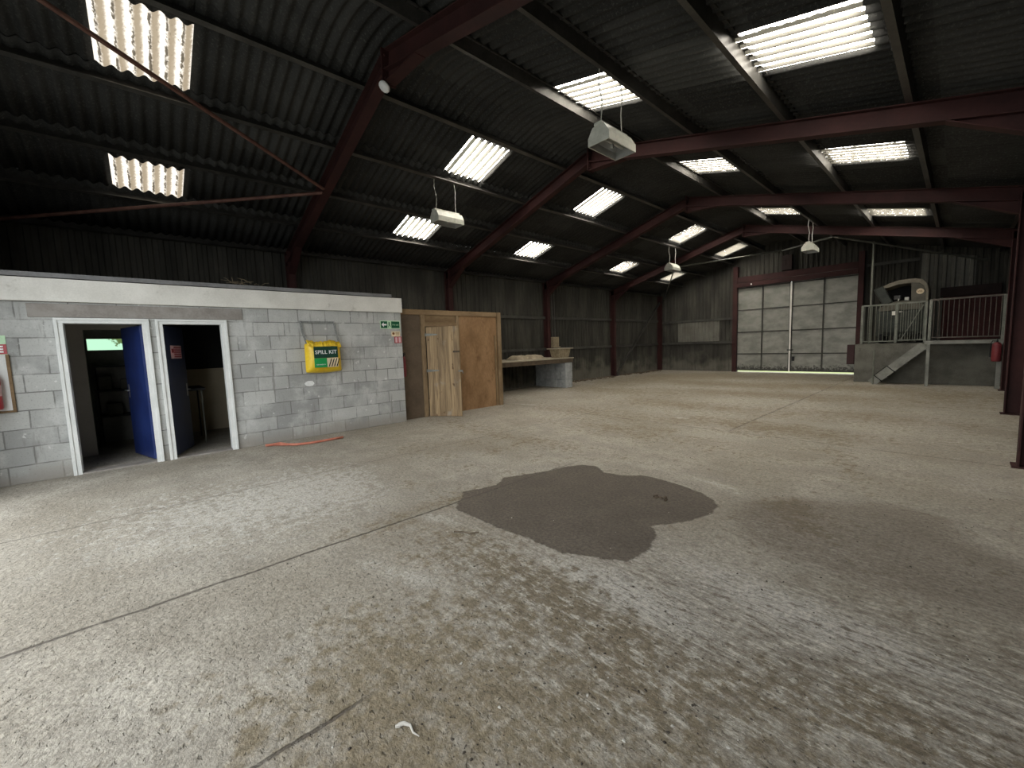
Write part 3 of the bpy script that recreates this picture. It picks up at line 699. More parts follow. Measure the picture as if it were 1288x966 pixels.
mb = MB(); mb.box(2.64, 3.00, 15.72, 15.92, 4.20, 4.80); mb.box(2.66, 2.80, 15.70, 15.72, 4.4, 4.6); tag(mb.build('control_box', M['dark_timber'], bevel=.01), 'small dark box on the gable above the end gate', 'box')
mb = MB(); mb.lathe([(.03, 0), (.035, .03), (.02, .07)], (1.55, 15.66, 3.76), 10); tag(mb.build('header_bulb', M['white']), 'tiny pale fitting on the red header of the end gate', 'fitting')

# ------------------------------------------------------------------ block room at the left
TH = .14
D1 = (-4.755, -3.885); D2 = (-3.785, -2.975); DZ = 2.035
mb = MB()
mb.box(-TH, 0, YF + .05, D1[0], 0, DZ); mb.box(-TH, 0, D1[1], D2[0], 0, DZ); mb.box(-TH, 0, D2[1], 0, 0, DZ); mb.box(-TH, 0, YF + .05, 0, DZ, 2.25)
mb.box(-2.78, -TH, -TH, 0, 0, 2.25)
struct(mb.build('wall_blockwork', M['block']))
mb = MB(); mb.box(-.02, .012, -4.98, -2.74, 2.055, 2.225); struct(mb.build('trim_1', M['lintel'], bevel=.006))
mb = MB(); mb.box(-.03, .045, YF + .05, .02, 2.25, 2.535); struct(mb.build('trim_2', M['fascia'], bevel=.004))
mb = MB(); mb.box(-2.78, .06, YF + .05, -.2, 2.545, 2.60)
struct(mb.build('ceiling_block_room', M['roof_edge']))
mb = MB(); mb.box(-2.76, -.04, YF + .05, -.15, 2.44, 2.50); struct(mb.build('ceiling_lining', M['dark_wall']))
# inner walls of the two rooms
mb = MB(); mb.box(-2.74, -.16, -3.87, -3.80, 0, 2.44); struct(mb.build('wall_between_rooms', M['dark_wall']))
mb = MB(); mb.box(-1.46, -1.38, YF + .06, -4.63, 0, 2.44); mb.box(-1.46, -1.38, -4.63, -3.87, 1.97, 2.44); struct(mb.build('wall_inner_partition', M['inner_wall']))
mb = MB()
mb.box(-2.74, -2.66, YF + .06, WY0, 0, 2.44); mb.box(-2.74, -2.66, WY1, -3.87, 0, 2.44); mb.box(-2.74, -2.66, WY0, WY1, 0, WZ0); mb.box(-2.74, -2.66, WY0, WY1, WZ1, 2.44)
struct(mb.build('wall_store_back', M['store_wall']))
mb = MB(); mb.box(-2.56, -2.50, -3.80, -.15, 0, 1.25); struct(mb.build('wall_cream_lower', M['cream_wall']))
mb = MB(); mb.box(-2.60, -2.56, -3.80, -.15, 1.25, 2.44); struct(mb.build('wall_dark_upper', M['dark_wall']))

def mat_window():
    m, nt, b = new_mat('green_lit_window'); g = N(nt); P = g.pos(); s = g.sep(P)
    n = g.noise(P, 9, 4); lf = g.step(g.math('ADD', n, g.math('MULTIPLY', g.math('ADD', s[1], 4.35), .9)), .56, .66)
    c = g.mix(lf, (.50, .86, .60), (.10, .16, .05)); g.link(c, b.inputs['Emission Color']); b.inputs['Emission Strength'].default_value = .9
    b.inputs['Base Color'].default_value = (.1, .12, .1, 1); b.inputs['Roughness'].default_value = .2
    return m
wd = thing('window_17', 'small pale green lit window seen through the left open doorway', 'window', (-2.72, -4.3, WZ0), kind='structure')
mb = MB(); mb.box(-2.73, -2.72, WY0, WY1, WZ0, WZ1); mb.build('pane', mat_window(), wd)
mb = MB()
for z in (WZ0, WZ1): mb.box(-2.74, -2.66, WY0, WY1, z - .012, z + .012)
for y in (WY0, WY1): mb.box(-2.74, -2.66, y - .012, y + .012, WZ0, WZ1)
mb.build('window_frame', M['inner_wall'], wd)

def doorway(name, label, y0, y1, hinge, tip, leafmat, hz):
    d = thing(name, label, 'door', (0, (y0 + y1) / 2, 0), kind='structure')
    w = .062
    mb = MB()
    for (a, b_) in ((y0, y0 + w), (y1 - w, y1)): mb.box(-TH - .01, .022, a, b_, 0, DZ - .055)
    mb.box(-TH - .01, .022, y0, y1, DZ - .055, DZ)
    for (a, b_) in ((y0 - .018, y0 + .016), (y1 - .016, y1 + .018)): mb.box(.0, .034, a, b_, 0, DZ - .016)
    mb.box(0, .034, y0 - .018, y1 + .018, DZ - .016, DZ + .014)
    mb.build('door_frame', M['white_paint'], d, bevel=.004)
    mb = MB(); mb.box(-.16, .02, y0 + w, y1 - w, 0, .018); mb.build('threshold', M['lintel'], d)
    h, t = Vector((*hinge, 0)), Vector((*tip, 0)); dr = (t - h).normalized(); nrm = Vector((-dr.y, dr.x, 0))
    T = Matrix(((dr.x, nrm.x, 0, h.x), (dr.y, nrm.y, 0, h.y), (0, 0, 1, 0), (0, 0, 0, 1)))
    ln = (t - h).length
    mb = MB(); mb.box(0, ln, -.02, .02, .03, 1.965, T); lf = mb.build('door_leaf', leafmat, d, bevel=.003)
    mb = MB()
    for s in (-1, 1):
        mb.box(ln - .085, ln - .045, s * .02 - .003, s * .02 + .003, hz - .11, hz + .09, T)
        a = T @ Vector((ln - .065, s * .022, hz)); b_ = T @ Vector((ln - .065, s * .065, hz)); c = T @ Vector((ln - .185, s * .065, hz))
        mb.tube([a, b_], .009, 8); mb.tube([b_, c], .009, 8)
    mb.build('door_handle', M['chrome'], lf)
    return d, lf, T, ln
doorway('door_2', 'left doorway of the block room with a bright blue door standing open inwards', D1[0], D1[1], (-.13, -3.955), (-.90, -4.17), M['blue'], 1.02)
_, lf2, T2, ln2 = doorway('door_3', 'right doorway of the block room with a dark navy door and red notice', D2[0], D2[1], (-.13, -3.725), (-.80, -3.48), M['navy'], .98)
mb = MB(); mb.box(.14, .56, -.024, -.021, 1.48, 1.68, T2); sg = mb.build('notice', M['pink'], lf2)
mb = MB()
for k in range(5): mb.box(.27, .54, -.027, -.024, 1.50 + k * .034, 1.52 + k * .034, T2)
mb.box(.17, .25, -.027, -.024, 1.57, 1.63, T2); mb.build('notice_print', M['red'], sg)

# little table behind the navy door
tb = thing('side_table', 'dark topped side table with a thin pale leg inside the right doorway', 'table', (-1.25, -3.42, 0))
mb = MB(); mb.box(-1.95, -1.05, -3.60, -3.22, .92, .96); mb.build('table_top', M['black'], tb, bevel=.004)
for px, py, mt in ((-1.12, -3.27, 'galv'), (-1.88, -3.27, 'black'), (-1.88, -3.55, 'black')):
    mb = MB(); mb.tube([(px, py, 0), (px, py, .92)], .012, 8); mb.build('leg', M[mt], tb)
# shelving in the dark store
sh = thing('shelf_rack', 'dark shelf rack in the store behind the left doorway', 'shelf', (-2.45, -4.2, 0))
for yy in (-4.63, -3.95):
    mb = MB(); mb.box(-2.62, -2.30, yy - .02, yy + .02, 0, 1.45); mb.build('upright', M['gate_rail'], sh)
for z in (.50, .95, 1.38):
    mb = MB(); mb.box(-2.63, -2.28, -4.63, -3.95, z - .015, z + .015); mb.build('shelf', M['dark_wall'], sh)
for i, (y, z, w, h) in enumerate(((-4.50, .965, .16, .24), (-4.25, .965, .12, .18), (-4.42, .515, .2, .2))):
    mb = MB(); mb.box(-2.58, -2.36, y - w / 2, y + w / 2, z, z + h)
    tag(mb.build('storage_box', M['conc_dark'], bevel=.01), ('dim grey box on the middle shelf of the store, left one', 'dim grey box on the middle shelf of the store, right one', 'dim grey box on the lowest shelf of the store')[i], 'box')

# twigs on the block room roof
mb = MB()
for k in range(16):
    a = Vector((random.uniform(-.25, .04), -2.75 + random.gauss(0, .12), 2.625 + random.uniform(0, .03)))
    d = Vector((random.uniform(-.1, .1), random.uniform(-.22, .22), random.uniform(-.0, .09)))
    mb.tube([a, a + d * .5 + Vector((0, 0, .02)), a + d], .004, 5)
tag(mb.build('twigs', M['twig']), 'wisp of dry twigs on the edge of the block room roof', 'twigs', kind='stuff')

# ------------------------------------------------------------------ spill kit bag
bag = thing('spill_kit_bag', 'yellow spill kit bag hanging by its strap on the grey block wall', 'bag', (.1, -1.56, 1.15))
bx0, bx1, by0, by1, bz0, bz1 = .01, .20, -1.875, -1.275, 1.15, 1.655
mb = MB(); nu, nv = 15, 13
def bagpt(u, v_, side):
    y = by0 + (by1 - by0) * u; z = bz0 + (bz1 - bz0) * v_
    e = max(abs(2 * u - 1), abs(2 * v_ - 1) if v_ < .5 else abs(2 * v_ - 1) * .93)
    bul = (1 - e ** 5)
    x = (bx0 + .0) if side == 0 else bx0 + .055 + (bx1 - bx0 - .055) * bul * (.80 + .2 * math.sin(PI * min(1, (1 - v_) * 1.2)))
    sag = .018 * math.sin(PI * u) * (1 - v_) - .006 * math.sin(u * 17) * (v_ ** 4) - .03 * (v_ ** 3) * math.sin(PI * u)
    return (x, y + .012 * (u - .5) * (1 - v_), z - sag)
vs = []; fs = []
for side in (0, 1):
    for j in range(nv):
        for i in range(nu): vs.append(bagpt(i / (nu - 1), j / (nv - 1), side))
o_ = nu * nv
for j in range(nv - 1):
    for i in range(nu - 1):
        a = j * nu + i
        fs.append((a, a + nu, a + nu + 1, a + 1)); fs.append((o_ + a, o_ + a + 1, o_ + a + nu + 1, o_ + a + nu))
for i in range(nu - 1):
    fs.append((i, i + 1, o_ + i + 1, o_ + i)); a = (nv - 1) * nu + i; fs.append((a, o_ + a, o_ + a + 1, a + 1))
for j in range(nv - 1):
    a = j * nu; fs.append((a, o_ + a, o_ + a + nu, a + nu)); a = j * nu + nu - 1; fs.append((a, a + nu, o_ + a + nu, o_ + a))
mb.add(vs, fs); bb = mb.build('bag_body', M['yellow'], bag, smooth=True)
b_ = bb.modifiers.new('s', 'SUBSURF'); b_.levels = 1; b_.render_levels = 1
# crumpled top flap
mb = MB(); n = 26
for i in range(n - 1):
    for (k0, k1) in ((0, 1), (1, 2)):
        q = []
        for (ii, kk) in ((i, k0), (i + 1, k0), (i + 1, k1), (i, k1)):
            u = ii / (n - 1); wv = .006 * math.sin(ii * 1.9) + .006 * math.sin(ii * .77)
            y = by0 + .02 + (by1 - by0 - .04) * u
            q.append(((.03, .10, .185)[kk] + wv, y, (1.665, 1.70, 1.60)[kk] + wv + .012 * math.cos(u * 9) - .012 * u))
        mb.add(q, [(0, 1, 2, 3)])
fl = mb.build('top_flap', M['yellow'], bag, smooth=True); so = fl.modifiers.new('t', 'SOLIDIFY'); so.thickness = .006
# printed panel on the front
def front(y0, y1, z0, z1, x=.207): mb = MB(); mb.box(x - .012, x, y0, y1, z0, z1); return mb
pn = front(-1.775, -1.37, 1.40, 1.60).build('print_panel', M['dgreen'], bag, bevel=.004)
front(-1.775, -1.565, 1.235, 1.398).build('print_panel', M['green'], bag, bevel=.003)
lp = front(-1.563, -1.37, 1.235, 1.398).build('print_panel', M['cream'], bag, bevel=.003)
mb = MB()
for k in range(4):
    y = -1.545 + k * .045; mb.add([(.2085, y, 1.245), (.2085, y + .018, 1.245), (.2085, y + .068, 1.385), (.2085, y + .05, 1.385)], [(0, 1, 2, 3)])
mb.build('stripe_print', M['black'], lp)
FACE = lambda x, y, z: Matrix(((0, 0, 1, x), (1, 0, 0, y), (0, 1, 0, z), (0, 0, 0, 1)))
text_mesh('SPILL KIT', .092, 'lettering', M['white'], pn, FACE(.2085, -1.573, 1.50), .0010)
text_mesh('ABSORBENTS', .026, 'lettering', M['white'], pn, FACE(.2085, -1.67, 1.285), .0)
# strap up to two hooks and across
mb = MB()
path = [(.10, -1.85, 1.66), (.045, -1.885, 1.85), (.02, -1.90, 2.035)]
for a, b2 in zip(path, path[1:]): mb.bar(a, b2, .035, .005, up=(1, 0, 0))
mb.bar((.018, -1.915, 2.035), (.018, -1.325, 2.035), .005, .035, up=(0, 0, 1))
path = [(.02, -1.34, 2.035), (.05, -1.325, 1.85), (.10, -1.30, 1.66)]
for a, b2 in zip(path, path[1:]): mb.bar(a, b2, .035, .005, up=(1, 0, 0))
mb.build('strap', M['strap'], bag)
for y in (-1.90, -1.34):
    mb = MB(); mb.tube([(.002, y, 2.03), (.035, y, 2.03), (.04, y, 2.055)], .007, 6); mb.build('wall_hook', M['chrome'], bag)
# white paint smear below the bag
mb = MB(); n = 18
mb.add([(.003, -1.825 + .075 * math.cos(2 * PI * k / n) * (1 + .18 * math.sin(3 * k)), .955 + .045 * math.sin(2 * PI * k / n) * (1 + .2 * math.cos(2 * k))) for k in range(n)] + [(.0, -1.825 + .078 * math.cos(2 * PI * k / n), .955 + .048 * math.sin(2 * PI * k / n)) for k in range(n)],
       [tuple(range(n))] + [(k, (k + 1) % n, n + (k + 1) % n, n + k) for k in range(n)])
tag(mb.build('paint_dab', M['white']), 'white dab of paint on the block wall under the yellow bag', 'paint mark')

# ------------------------------------------------------------------ signs by the wall corner
def plate(y0, y1, z0, z1, x0, x1): mb = MB(); mb.box(x0, x1, y0, y1, z0, z1); return mb
s1 = thing('exit_sign', 'green fire exit sign with left arrow near the end of the block wall', 'sign', (.003, -.235, 1.925))
plate(-.45, -.025, 1.925, 2.085, 0, .005).build('sign_board', M['signpale'], s1)
plate(-.437, -.300, 1.938, 2.072, .005, .007).build('arrow_panel', M['signgreen'], s1)
mb = MB(); ar = [(-.425, 2.005), (-.375, 2.05), (-.375, 2.02), (-.315, 2.02), (-.315, 1.99), (-.375, 1.99), (-.375, 1.96)]
mb.prism(ar, (0, 1, 0), (0, 0, 1), (1, 0, 0), (.007, 0, 0), .001); mb.build('arrow', M['white'], s1)
mb = MB()
mb.lathe([(.011, 0), (.011, .001)], (.0055, -.262, 2.052), 10, Matrix.Rotation(PI / 2, 3, 'Y'))
for a, b2, w in (((-.262, 2.04), (-.257, 2.0), .018), ((-.258, 2.03), (-.280, 2.015), .008), ((-.258, 2.03), (-.238, 2.02), .008), ((-.257, 2.0), (-.277, 1.975), .010), ((-.277, 1.975), (-.283, 1.95), .009), ((-.257, 2.0), (-.240, 1.975), .010), ((-.240, 1.975), (-.228, 1.975), .009)):
    mb.bar((.0058, a[0], a[1]), (.0058, b2[0], b2[1]), w, .001, up=(1, 0, 0))
mb.build('running_figure', M['signgreen'], s1)
pn = plate(-.215, -.038, 1.938, 2.072, .005, .007).build('text_panel', M['signgreen'], s1)
text_mesh('Fire exit', .040, 'lettering', M['signpale'], pn, FACE(.008, -.127, 2.003), .0)
s2 = thing('notice_sign', 'small cream notice below the green exit sign', 'sign', (.003, -.13, 1.77))
plate(-.222, -.035, 1.772, 1.875, 0, .004).build('sign_board', M['cream'], s2)
mb = MB(); mb.lathe([(.026, 0), (.026, .001)], (.004, -.178, 1.828), 14, Matrix.Rotation(PI / 2, 3, 'Y')); mb.build('symbol', M['brown'], s2)
mb = MB()
for k in range(3): mb.box(.004, .005, -.135, -.05, 1.80 + k * .022, 1.808 + k * .022)
mb.build('print_lines', M['brown'], s2)
s3 = thing('instruction_sign', 'red and white instruction sign, lowest of three by the wall corner', 'sign', (.003, -.1, 1.64))
plate(-.165, -.008, 1.635, 1.765, 0, .004).build('sign_board', M['red'], s3)
mb = MB(); mb.box(.004, .005, -.148, -.098, 1.648, 1.752); mb.box(.004, .005, -.075, -.025, 1.648, 1.752); mb.build('white_panel', M['pink'], s3)

# ------------------------------------------------------------------ fire extinguishers
def extinguisher(label, loc, rz, h=.46, r=.075, mat='red', band=True):
    t = thing('fire_extinguisher', label, 'fire extinguisher', (0, 0, 0), 0, 'red fire extinguishers')
    mb = MB(); mb.lathe([(r * .86, 0), (r, .02), (r, h * .80), (r * .88, h * .88), (r * .5, h * .95), (r * .3, h * .97)], n=22); mb.build('cylinder', M[mat], t, smooth=True)
    mb = MB()
    if band: mb.lathe([(r * 1.005, h * .35), (r * 1.01, h * .36), (r * 1.01, h * .62), (r * 1.005, h * .63)], n=22); mb.build('label_band', M['pink'], t)
    mb = MB(); mb.lathe([(.02, h * .96), (.02, h * 1.05)], n=10); mb.box(-.012, .09, -.012, .012, h * 1.05, h * 1.08); mb.box(-.012, .10, -.01, .01, h * 1.12, h * 1.14); mb.box(-.02, .0, -.01, .01, h * 1.03, h * 1.14); mb.build('valve', M['black'], t)
    mb = MB(); mb.tube([(0, -.02, h * 1.02), (0, -r * .9, h * 1.04), (0, -r * 1.25, h * .9), (0, -r * 1.22, h * .5), (0, -r * 1.2, h * .22)], [.011, .011, .011, .011, .018], 8); mb.build('hose', M['black'], t)
    t.location = loc; t.rotation_euler = (0, 0, rz)
    return t
bo = thing('extinguisher_board', 'white extinguisher board with sign at the far left of the block wall', 'board', (0, -5.38, .9))
plate(-5.55, -5.172, .92, 1.60, .001, .018).build('back_board', M['white_paint'], bo)
mb = MB(); mb.box(.001, .03, -5.195, -5.168, .92, 1.60); mb.box(.001, .03, -5.55, -5.168, .90, .925); mb.build('board_edge', M['timber'], bo)
sb = plate(-5.50, -5.178, 1.60, 1.83, .001, .006).build('sign_plate', M['signpale'], bo)
plate(-5.50, -5.178, 1.605, 1.725, .006, .008).build('sign_print', M['red'], sb)
mb = MB()
for k in range(3): mb.box(.008, .009, -5.45, -5.205, 1.625 + k * .032, 1.643 + k * .032)
mb.build('sign_text_lines', M['white'], sb)
extinguisher('red fire extinguisher on the white board at the left edge of the photo', (.10, -5.325, .95), 0, .46, .075)
extinguisher('red fire extinguisher half hidden in the gap between block wall and shed', (-.095, .060, .93), 0, .44, .045, 'red_dull', False)

# orange hose offcut on the floor
mb = MB(); pts = []
for (x, y) in ((.20, -2.62), (.25, -2.50), (.40, -2.36), (.53, -2.26), (.60, -2.08), (.61, -1.90), (.60, -1.70), (.59, -1.52)): pts.append((x, y, .022))
mb.tube(pts, .02, 8)
mb.tube([(.20, -2.62, .02), (.35, -2.44, .055), (.50, -2.29, .02)], .012, 8)
tag(mb.build('hose_offcut', M['hose'], smooth=True), 'faded orange hose offcut lying at the foot of the block wall', 'hose')

# ------------------------------------------------------------------ plywood shed
sd = thing('plywood_shed', 'brown plywood shed with timber posts beside the block wall', 'shed', (-1.3, 1.4, 0))
SX, SH = -.15, 2.34
mb = MB(); mb.box(SX - .03, SX - .012, .02, .56, 0, 2.25); o = mb.build('panel', M['ply_dark'], sd)
mb = MB(); mb.box(SX - .03, SX - .012, 1.50, 2.72, 0, 2.25); mb.build('panel', M['ply'], sd)
mb = MB(); mb.box(SX - .03, SX - .012, .56, 1.50, 2.06, 2.25); mb.build('panel', M['timber'], sd)
mb = MB(); mb.box(-2.75, SX - .02, 2.76, 2.79, 0, SH - .03); mb.build('panel', M['ply'], sd)
mb = MB(); mb.box(-2.75, SX, .02, 2.79, SH - .03, SH - .005); mb.build('roof_board', M['ply_dark'], sd)
mb = MB(); mb.box(SX - .04, SX + .012, .0, 2.78, 2.235, 2.345); mb.build('top_rail', M['timber'], sd, bevel=.004)
mb = MB(); mb.box(SX - .04, SX + .03, .525, .625, 0, 2.235); mb.build('post', M['timber_v'], sd, bevel=.004)
mb = MB(); mb.box(SX - .04, SX + .03, 1.44, 1.53, 0, 2.235); mb.build('post', M['timber_v'], sd, bevel=.004)
mb = MB(); mb.box(SX - .06, SX + .035, 2.68, 2.80, 0, 2.345); mb.build('post', M['timber_v'], sd, bevel=.004)
mb = MB(); mb.box(SX - .01, SX + .012, 2.60, 2.64, 0, 1.78); mb.build('batten', M['timber_v'], sd)
mb = MB(); mb.box(SX - .04, SX + .028, .525, 1.53, 1.985, 2.075); mb.build('door_head', M['timber'], sd, bevel=.004)
# ajar plank door, built in its own axes and turned on the hinge post
dlf = MB(); dlf.box(0, .74, -.022, .0, .015, 1.965); DL = dlf.build('plank_door', M['planks'], None)
DL.location = (SX + .055, .635, 0); DL.rotation_euler = (0, 0, math.atan2(.44, .60))
DL.parent = sd; DL.matrix_parent_inverse = parent_matrix(sd).inverted()
def on_door(mb, name, mat):
    o = mb.build(name, mat, None); o.parent = DL; return o
for z in (.22, 1.02, 1.78):
    mb = MB(); mb.box(.03, .71, 0, .02, z - .05, z + .05); on_door(mb, 'ledge', M['timber'])
for z in (1.02, 1.80):
    mb = MB(); mb.add([(-.03, -.027, z - .03), (.08, -.027, z - .025), (.26, -.027, z - .01), (.26, -.027, z + .01), (.08, -.027, z + .025), (-.03, -.027, z + .03), (-.03, -.022, z - .03), (.08, -.022, z - .025), (.26, -.022, z - .01), (.26, -.022, z + .01), (.08, -.022, z + .025), (-.03, -.022, z + .03)], [(0, 1, 2, 3, 4, 5), (11, 10, 9, 8, 7, 6)] + [(i, (i + 1) % 6, 6 + (i + 1) % 6, 6 + i) for i in range(6)])
    mb.tube([(-.01, -.03, z - .035), (-.01, -.03, z + .035)], .008, 8); on_door(mb, 'hinge', M['galv'])
mb = MB(); mb.box(.60, .745, -.03, -.022, 1.40, 1.44); on_door(mb, 'bolt', M['bench_edge'])
mb = MB(); mb.box(.70, .80, -.028, -.022, .985, 1.02); mb.tube([(.79, -.028, .99), (.81, -.035, .97), (.80, -.035, .94)], .008, 6); on_door(mb, 'hasp', M['galv'])

# ------------------------------------------------------------------ workbench beyond the shed
wb = thing('workbench', 'long dusty workbench on a concrete block pier beyond the shed', 'workbench', (-1.9, 5, 0))
mb = MB(); mb.box(-2.72, -1.26, 3.16, 7.08, 1.005, 1.04); mb.build('bench_top', M['bench_top'], wb, bevel=.005)
mb = MB(); mb.box(-1.34, -1.28, 3.16, 7.05, .87, 1.005); mb.box(-2.6, -1.34, 3.2, 3.28, .87, 1.005); mb.box(-2.6, -1.34, 6.95, 7.04, .87, 1.005); mb.build('bench_rail', M['bench_edge'], wb, bevel=.005)
mb = MB(); mb.box(-2.7, -1.325, 6.69, 7.01, .005, .86)
for k, z in enumerate((0, .29, .58)):
    xx = [-2.74, -2.26, -1.78, -1.30] if k % 2 == 0 else [-2.74, -2.50, -2.02, -1.54, -1.30]
    for x0, x1 in zip(xx, xx[1:]): mb.box(x0 + .006, x1 - .006, 6.67 + .008 * (k % 2), 7.03, z + .004, z + .282)
mb.build('block_pier', M['block_grey'], wb, bevel=.006)
def sackmesh(mb, cx, cy, z, lx, ly, h, rz):
    n, m_ = 9, 9; vs = []; fs = []; c, s = math.cos(rz), math.sin(rz)
    for sd_ in (0, 1):
        for j in range(m_):
            for i in range(n):
                u, w = 2 * i / (n - 1) - 1, 2 * j / (m_ - 1) - 1
                e = max(0, (1 - abs(u) ** 4)) * max(0, (1 - abs(w) ** 4))
                zz = z if sd_ == 0 else z + .008 + h * e ** .5 + .008 * math.sin(7 * u + 3 * w)
                x_, y_ = u * lx / 2, w * ly / 2
                vs.append((cx + x_ * c - y_ * s, cy + x_ * s + y_ * c, zz))
    o = n * m_
    for j in range(m_ - 1):
        for i in range(n - 1):
            a = j * n + i; fs.append((a, a + n, a + n + 1, a + 1)); fs.append((o + a, o + a + 1, o + a + n + 1, o + a + n))
    for i in range(n - 1):
        fs.append((i, i + 1, o + i + 1, o + i)); a = (m_ - 1) * n + i; fs.append((a, o + a, o + a + 1, a + 1))
    for j in range(m_ - 1):
        a = j * n; fs.append((a, o + a, o + a + n, a + n)); a += n - 1; fs.append((a, a + n, o + a + n, o + a))
    mb.add(vs, fs)
for cy, lb in ((5.15, 'flat brown paper sack on the workbench, nearer the shed'), (5.80, 'flat brown paper sack on the workbench, nearer the chipboard stand')):
    mb = MB(); sackmesh(mb, -2.0, cy, 1.041, .60, .60, .13, .06 * math.sin(cy * 9))
    tag(mb.build('paper_sack', M['sack'], smooth=True), lb, 'sack', 'paper sacks on the workbench')
cr = thing('chipboard_stand', 'tapered chipboard stand with an overhanging top on the workbench end', 'stand', (-1.65, 6.6, 1.04))
mb = MB(); mb.add([(-1.70, 6.42, 1.04), (-1.36, 6.42, 1.04), (-1.36, 6.92, 1.04), (-1.70, 6.92, 1.04), (-1.74, 6.36, 1.34), (-1.32, 6.36, 1.34), (-1.32, 6.98, 1.34), (-1.74, 6.98, 1.34)], [(0, 3, 2, 1), (4, 5, 6, 7), (0, 1, 5, 4), (1, 2, 6, 5), (2, 3, 7, 6), (3, 0, 4, 7)])
mb.build('body', M['chip'], cr, bevel=.006)
mb = MB(); mb.box(-1.80, -1.28, 6.28, 7.08, 1.34, 1.372); mb.build('top_board', M['bench_top'], cr, bevel=.004)
eb = thing('electrical_box', 'brown electrical box with conduits on the red column behind the workbench', 'electrical box', (-2.6, 7.58, 1.1))
mb = MB(); mb.box(-2.74, -2.52, 7.46, 7.76, 1.42, 1.78); mb.box(-2.74, -2.48, 7.42, 7.80, 1.38, 1.42); mb.build('upper_box', M['chip'], eb, bevel=.008)
mb = MB(); mb.box(-2.74, -2.53, 7.46, 7.76, 1.08, 1.36); mb.build('lower_box', M['ply_dark'], eb, bevel=.008)
for yy in (7.55, 7.68):
    mb = MB(); mb.tube([(-2.64, yy, 1.78), (-2.64, yy, 2.6), (-2.68, yy + .02, 3.4)], .016, 8); mb.build('conduit', M['purlin'], eb)
mb = MB(); mb.tube([(-2.74, 11.86, .0), (-2.74, 11.86, 3.5)], .035, 10); tag(mb.build('lit_flange_strip', M['purlin']), 'added grey tube for the lit flange edge of the far left red column', 'pipe')  # added tube, standing in for light on the edge of the column flange

# dirt banked along the left wall
mb = MB()
for k in range(240):
    y = random.uniform(7.2, 15.6); x = -2.72 + abs(random.gauss(0, .18)); 
    if all(abs(y - q) > .22 for q in (7.319, 11.622, 11.8, 15.8)): mb.lump((x, y, .01), random.uniform(.025, .075), 1.4, .5)
tag(mb.build('dirt_bank', M['soil']), 'low bank of dirt and crumbs along the foot of the far left wall', 'dirt', kind='stuff')

# ------------------------------------------------------------------ hanging lamps
def make_lamp(loc, label, drop, zhook):
    t = thing('hanging_lamp', label, 'lamp', (0, 0, 0), 0, 'hanging trough lamps')
    Lh = .30
    # closed shell with an open underside: outer and inner skins
    out = [(-.155, 0), (-.155, .095), (-.085, .205), (.085, .205), (.155, .095), (.155, 0)]
    inn = [(-.140, 0), (-.140, .088), (-.076, .190), (.076, .190), (.140, .088), (.140, 0)]
    mb = MB(); vs = []; fs = []
    for y in (-Lh, Lh):
        for p in out: vs.append((p[0], y, p[1]))
    for y in (-Lh + .012, Lh - .012):
        for p in inn: vs.append((p[0], y, p[1]))
    for i in range(5): fs += [(i, i + 1, 6 + i + 1, 6 + i)]
    fs += [(0, 1, 2, 3, 4, 5), (6, 7, 8, 9, 10, 11)]
    fs += [(0, 6, 18, 12), (5, 11, 23, 17), (0, 12, 17, 5), (6, 18, 23, 11)]
    mb.add(vs, fs); mb.build('housing', M['housing'], t, world=False)
    mb = MB(); fs = []
    vs2 = [(p[0] * .99, y, p[1] + .002) for y in (-Lh + .014, Lh - .014) for p in inn]
    for i in range(5): fs.append((i, i + 1, 6 + i + 1, 6 + i))
    fs += [(0, 1, 2, 3, 4, 5), (6, 7, 8, 9, 10, 11)]
    mb.add(vs2, fs); rf = mb.build('reflector', M['reflector'], t, world=False)
    mb = MB(); mb.box(-.055, .055, -Lh - .01, Lh - .03, .205, .245); mb.build('channel', M['housing'], t, world=False, bevel=.006)
    mb = MB(); mb.tube([(0, -Lh + .06, .09), (0, Lh - .06, .09)], .022, 10); mb.box(-.012, .012, -.012, .012, .02, .19); mb.build('tube_holder', M['cable'], t, world=False)
    for y, sw in ((-.24, .02), (.22, -.012)):
        mb = MB(); mb.tube([(0, y, .245), (sw, y, .245 + drop * .4), (-sw * .6, y - .02 * (y < 0), .245 + drop * .75), (0, y - .02, .245 + drop)], .006, 6); mb.build('cable', M['cable'], t, world=False)
    t.location = loc
    return t
zp1, zp2 = zl(.70) + .245, zr(4.66) + .245
B1, B2 = 3.965, 3.95
l2 = make_lamp((.71, .77, B1), 'cream hanging lamp over the plywood shed, left of centre', zp1 - B1 - .245, 0)
copy_tree(l2, (.71, 10.25, B1), 'small cream hanging lamp far off on the left, in front of the far left skylights')
l1 = make_lamp((4.62, .70, B2), 'nearest cream hanging lamp, seen from below at top centre', zp2 - B2 - .245, 0)
copy_tree(l1, (4.64, 10.75, B2), 'farthest cream hanging lamp above the right half of the end gate')
# cables of the two pairs
# small round detector on the nearest frame
dt = thing('round_detector', 'small round white detector on the nearest red frame near the ridge', 'detector', (2.62, -1.36, 4.86))
Mx = Matrix.Rotation(PI * .80, 3, 'X')
mb = MB(); mb.lathe([(.070, 0), (.075, .01), (.072, .03), (.05, .045), (.02, .05)], (2.60, -1.365, 4.88), 22, Mx); mb.build('dome', M['white'], dt, smooth=True)
mb = MB(); mb.tube([(2.60, -1.36, 4.88), (2.58, -1.31, 4.95)], .02, 8); mb.build('bracket', M['black'], dt)

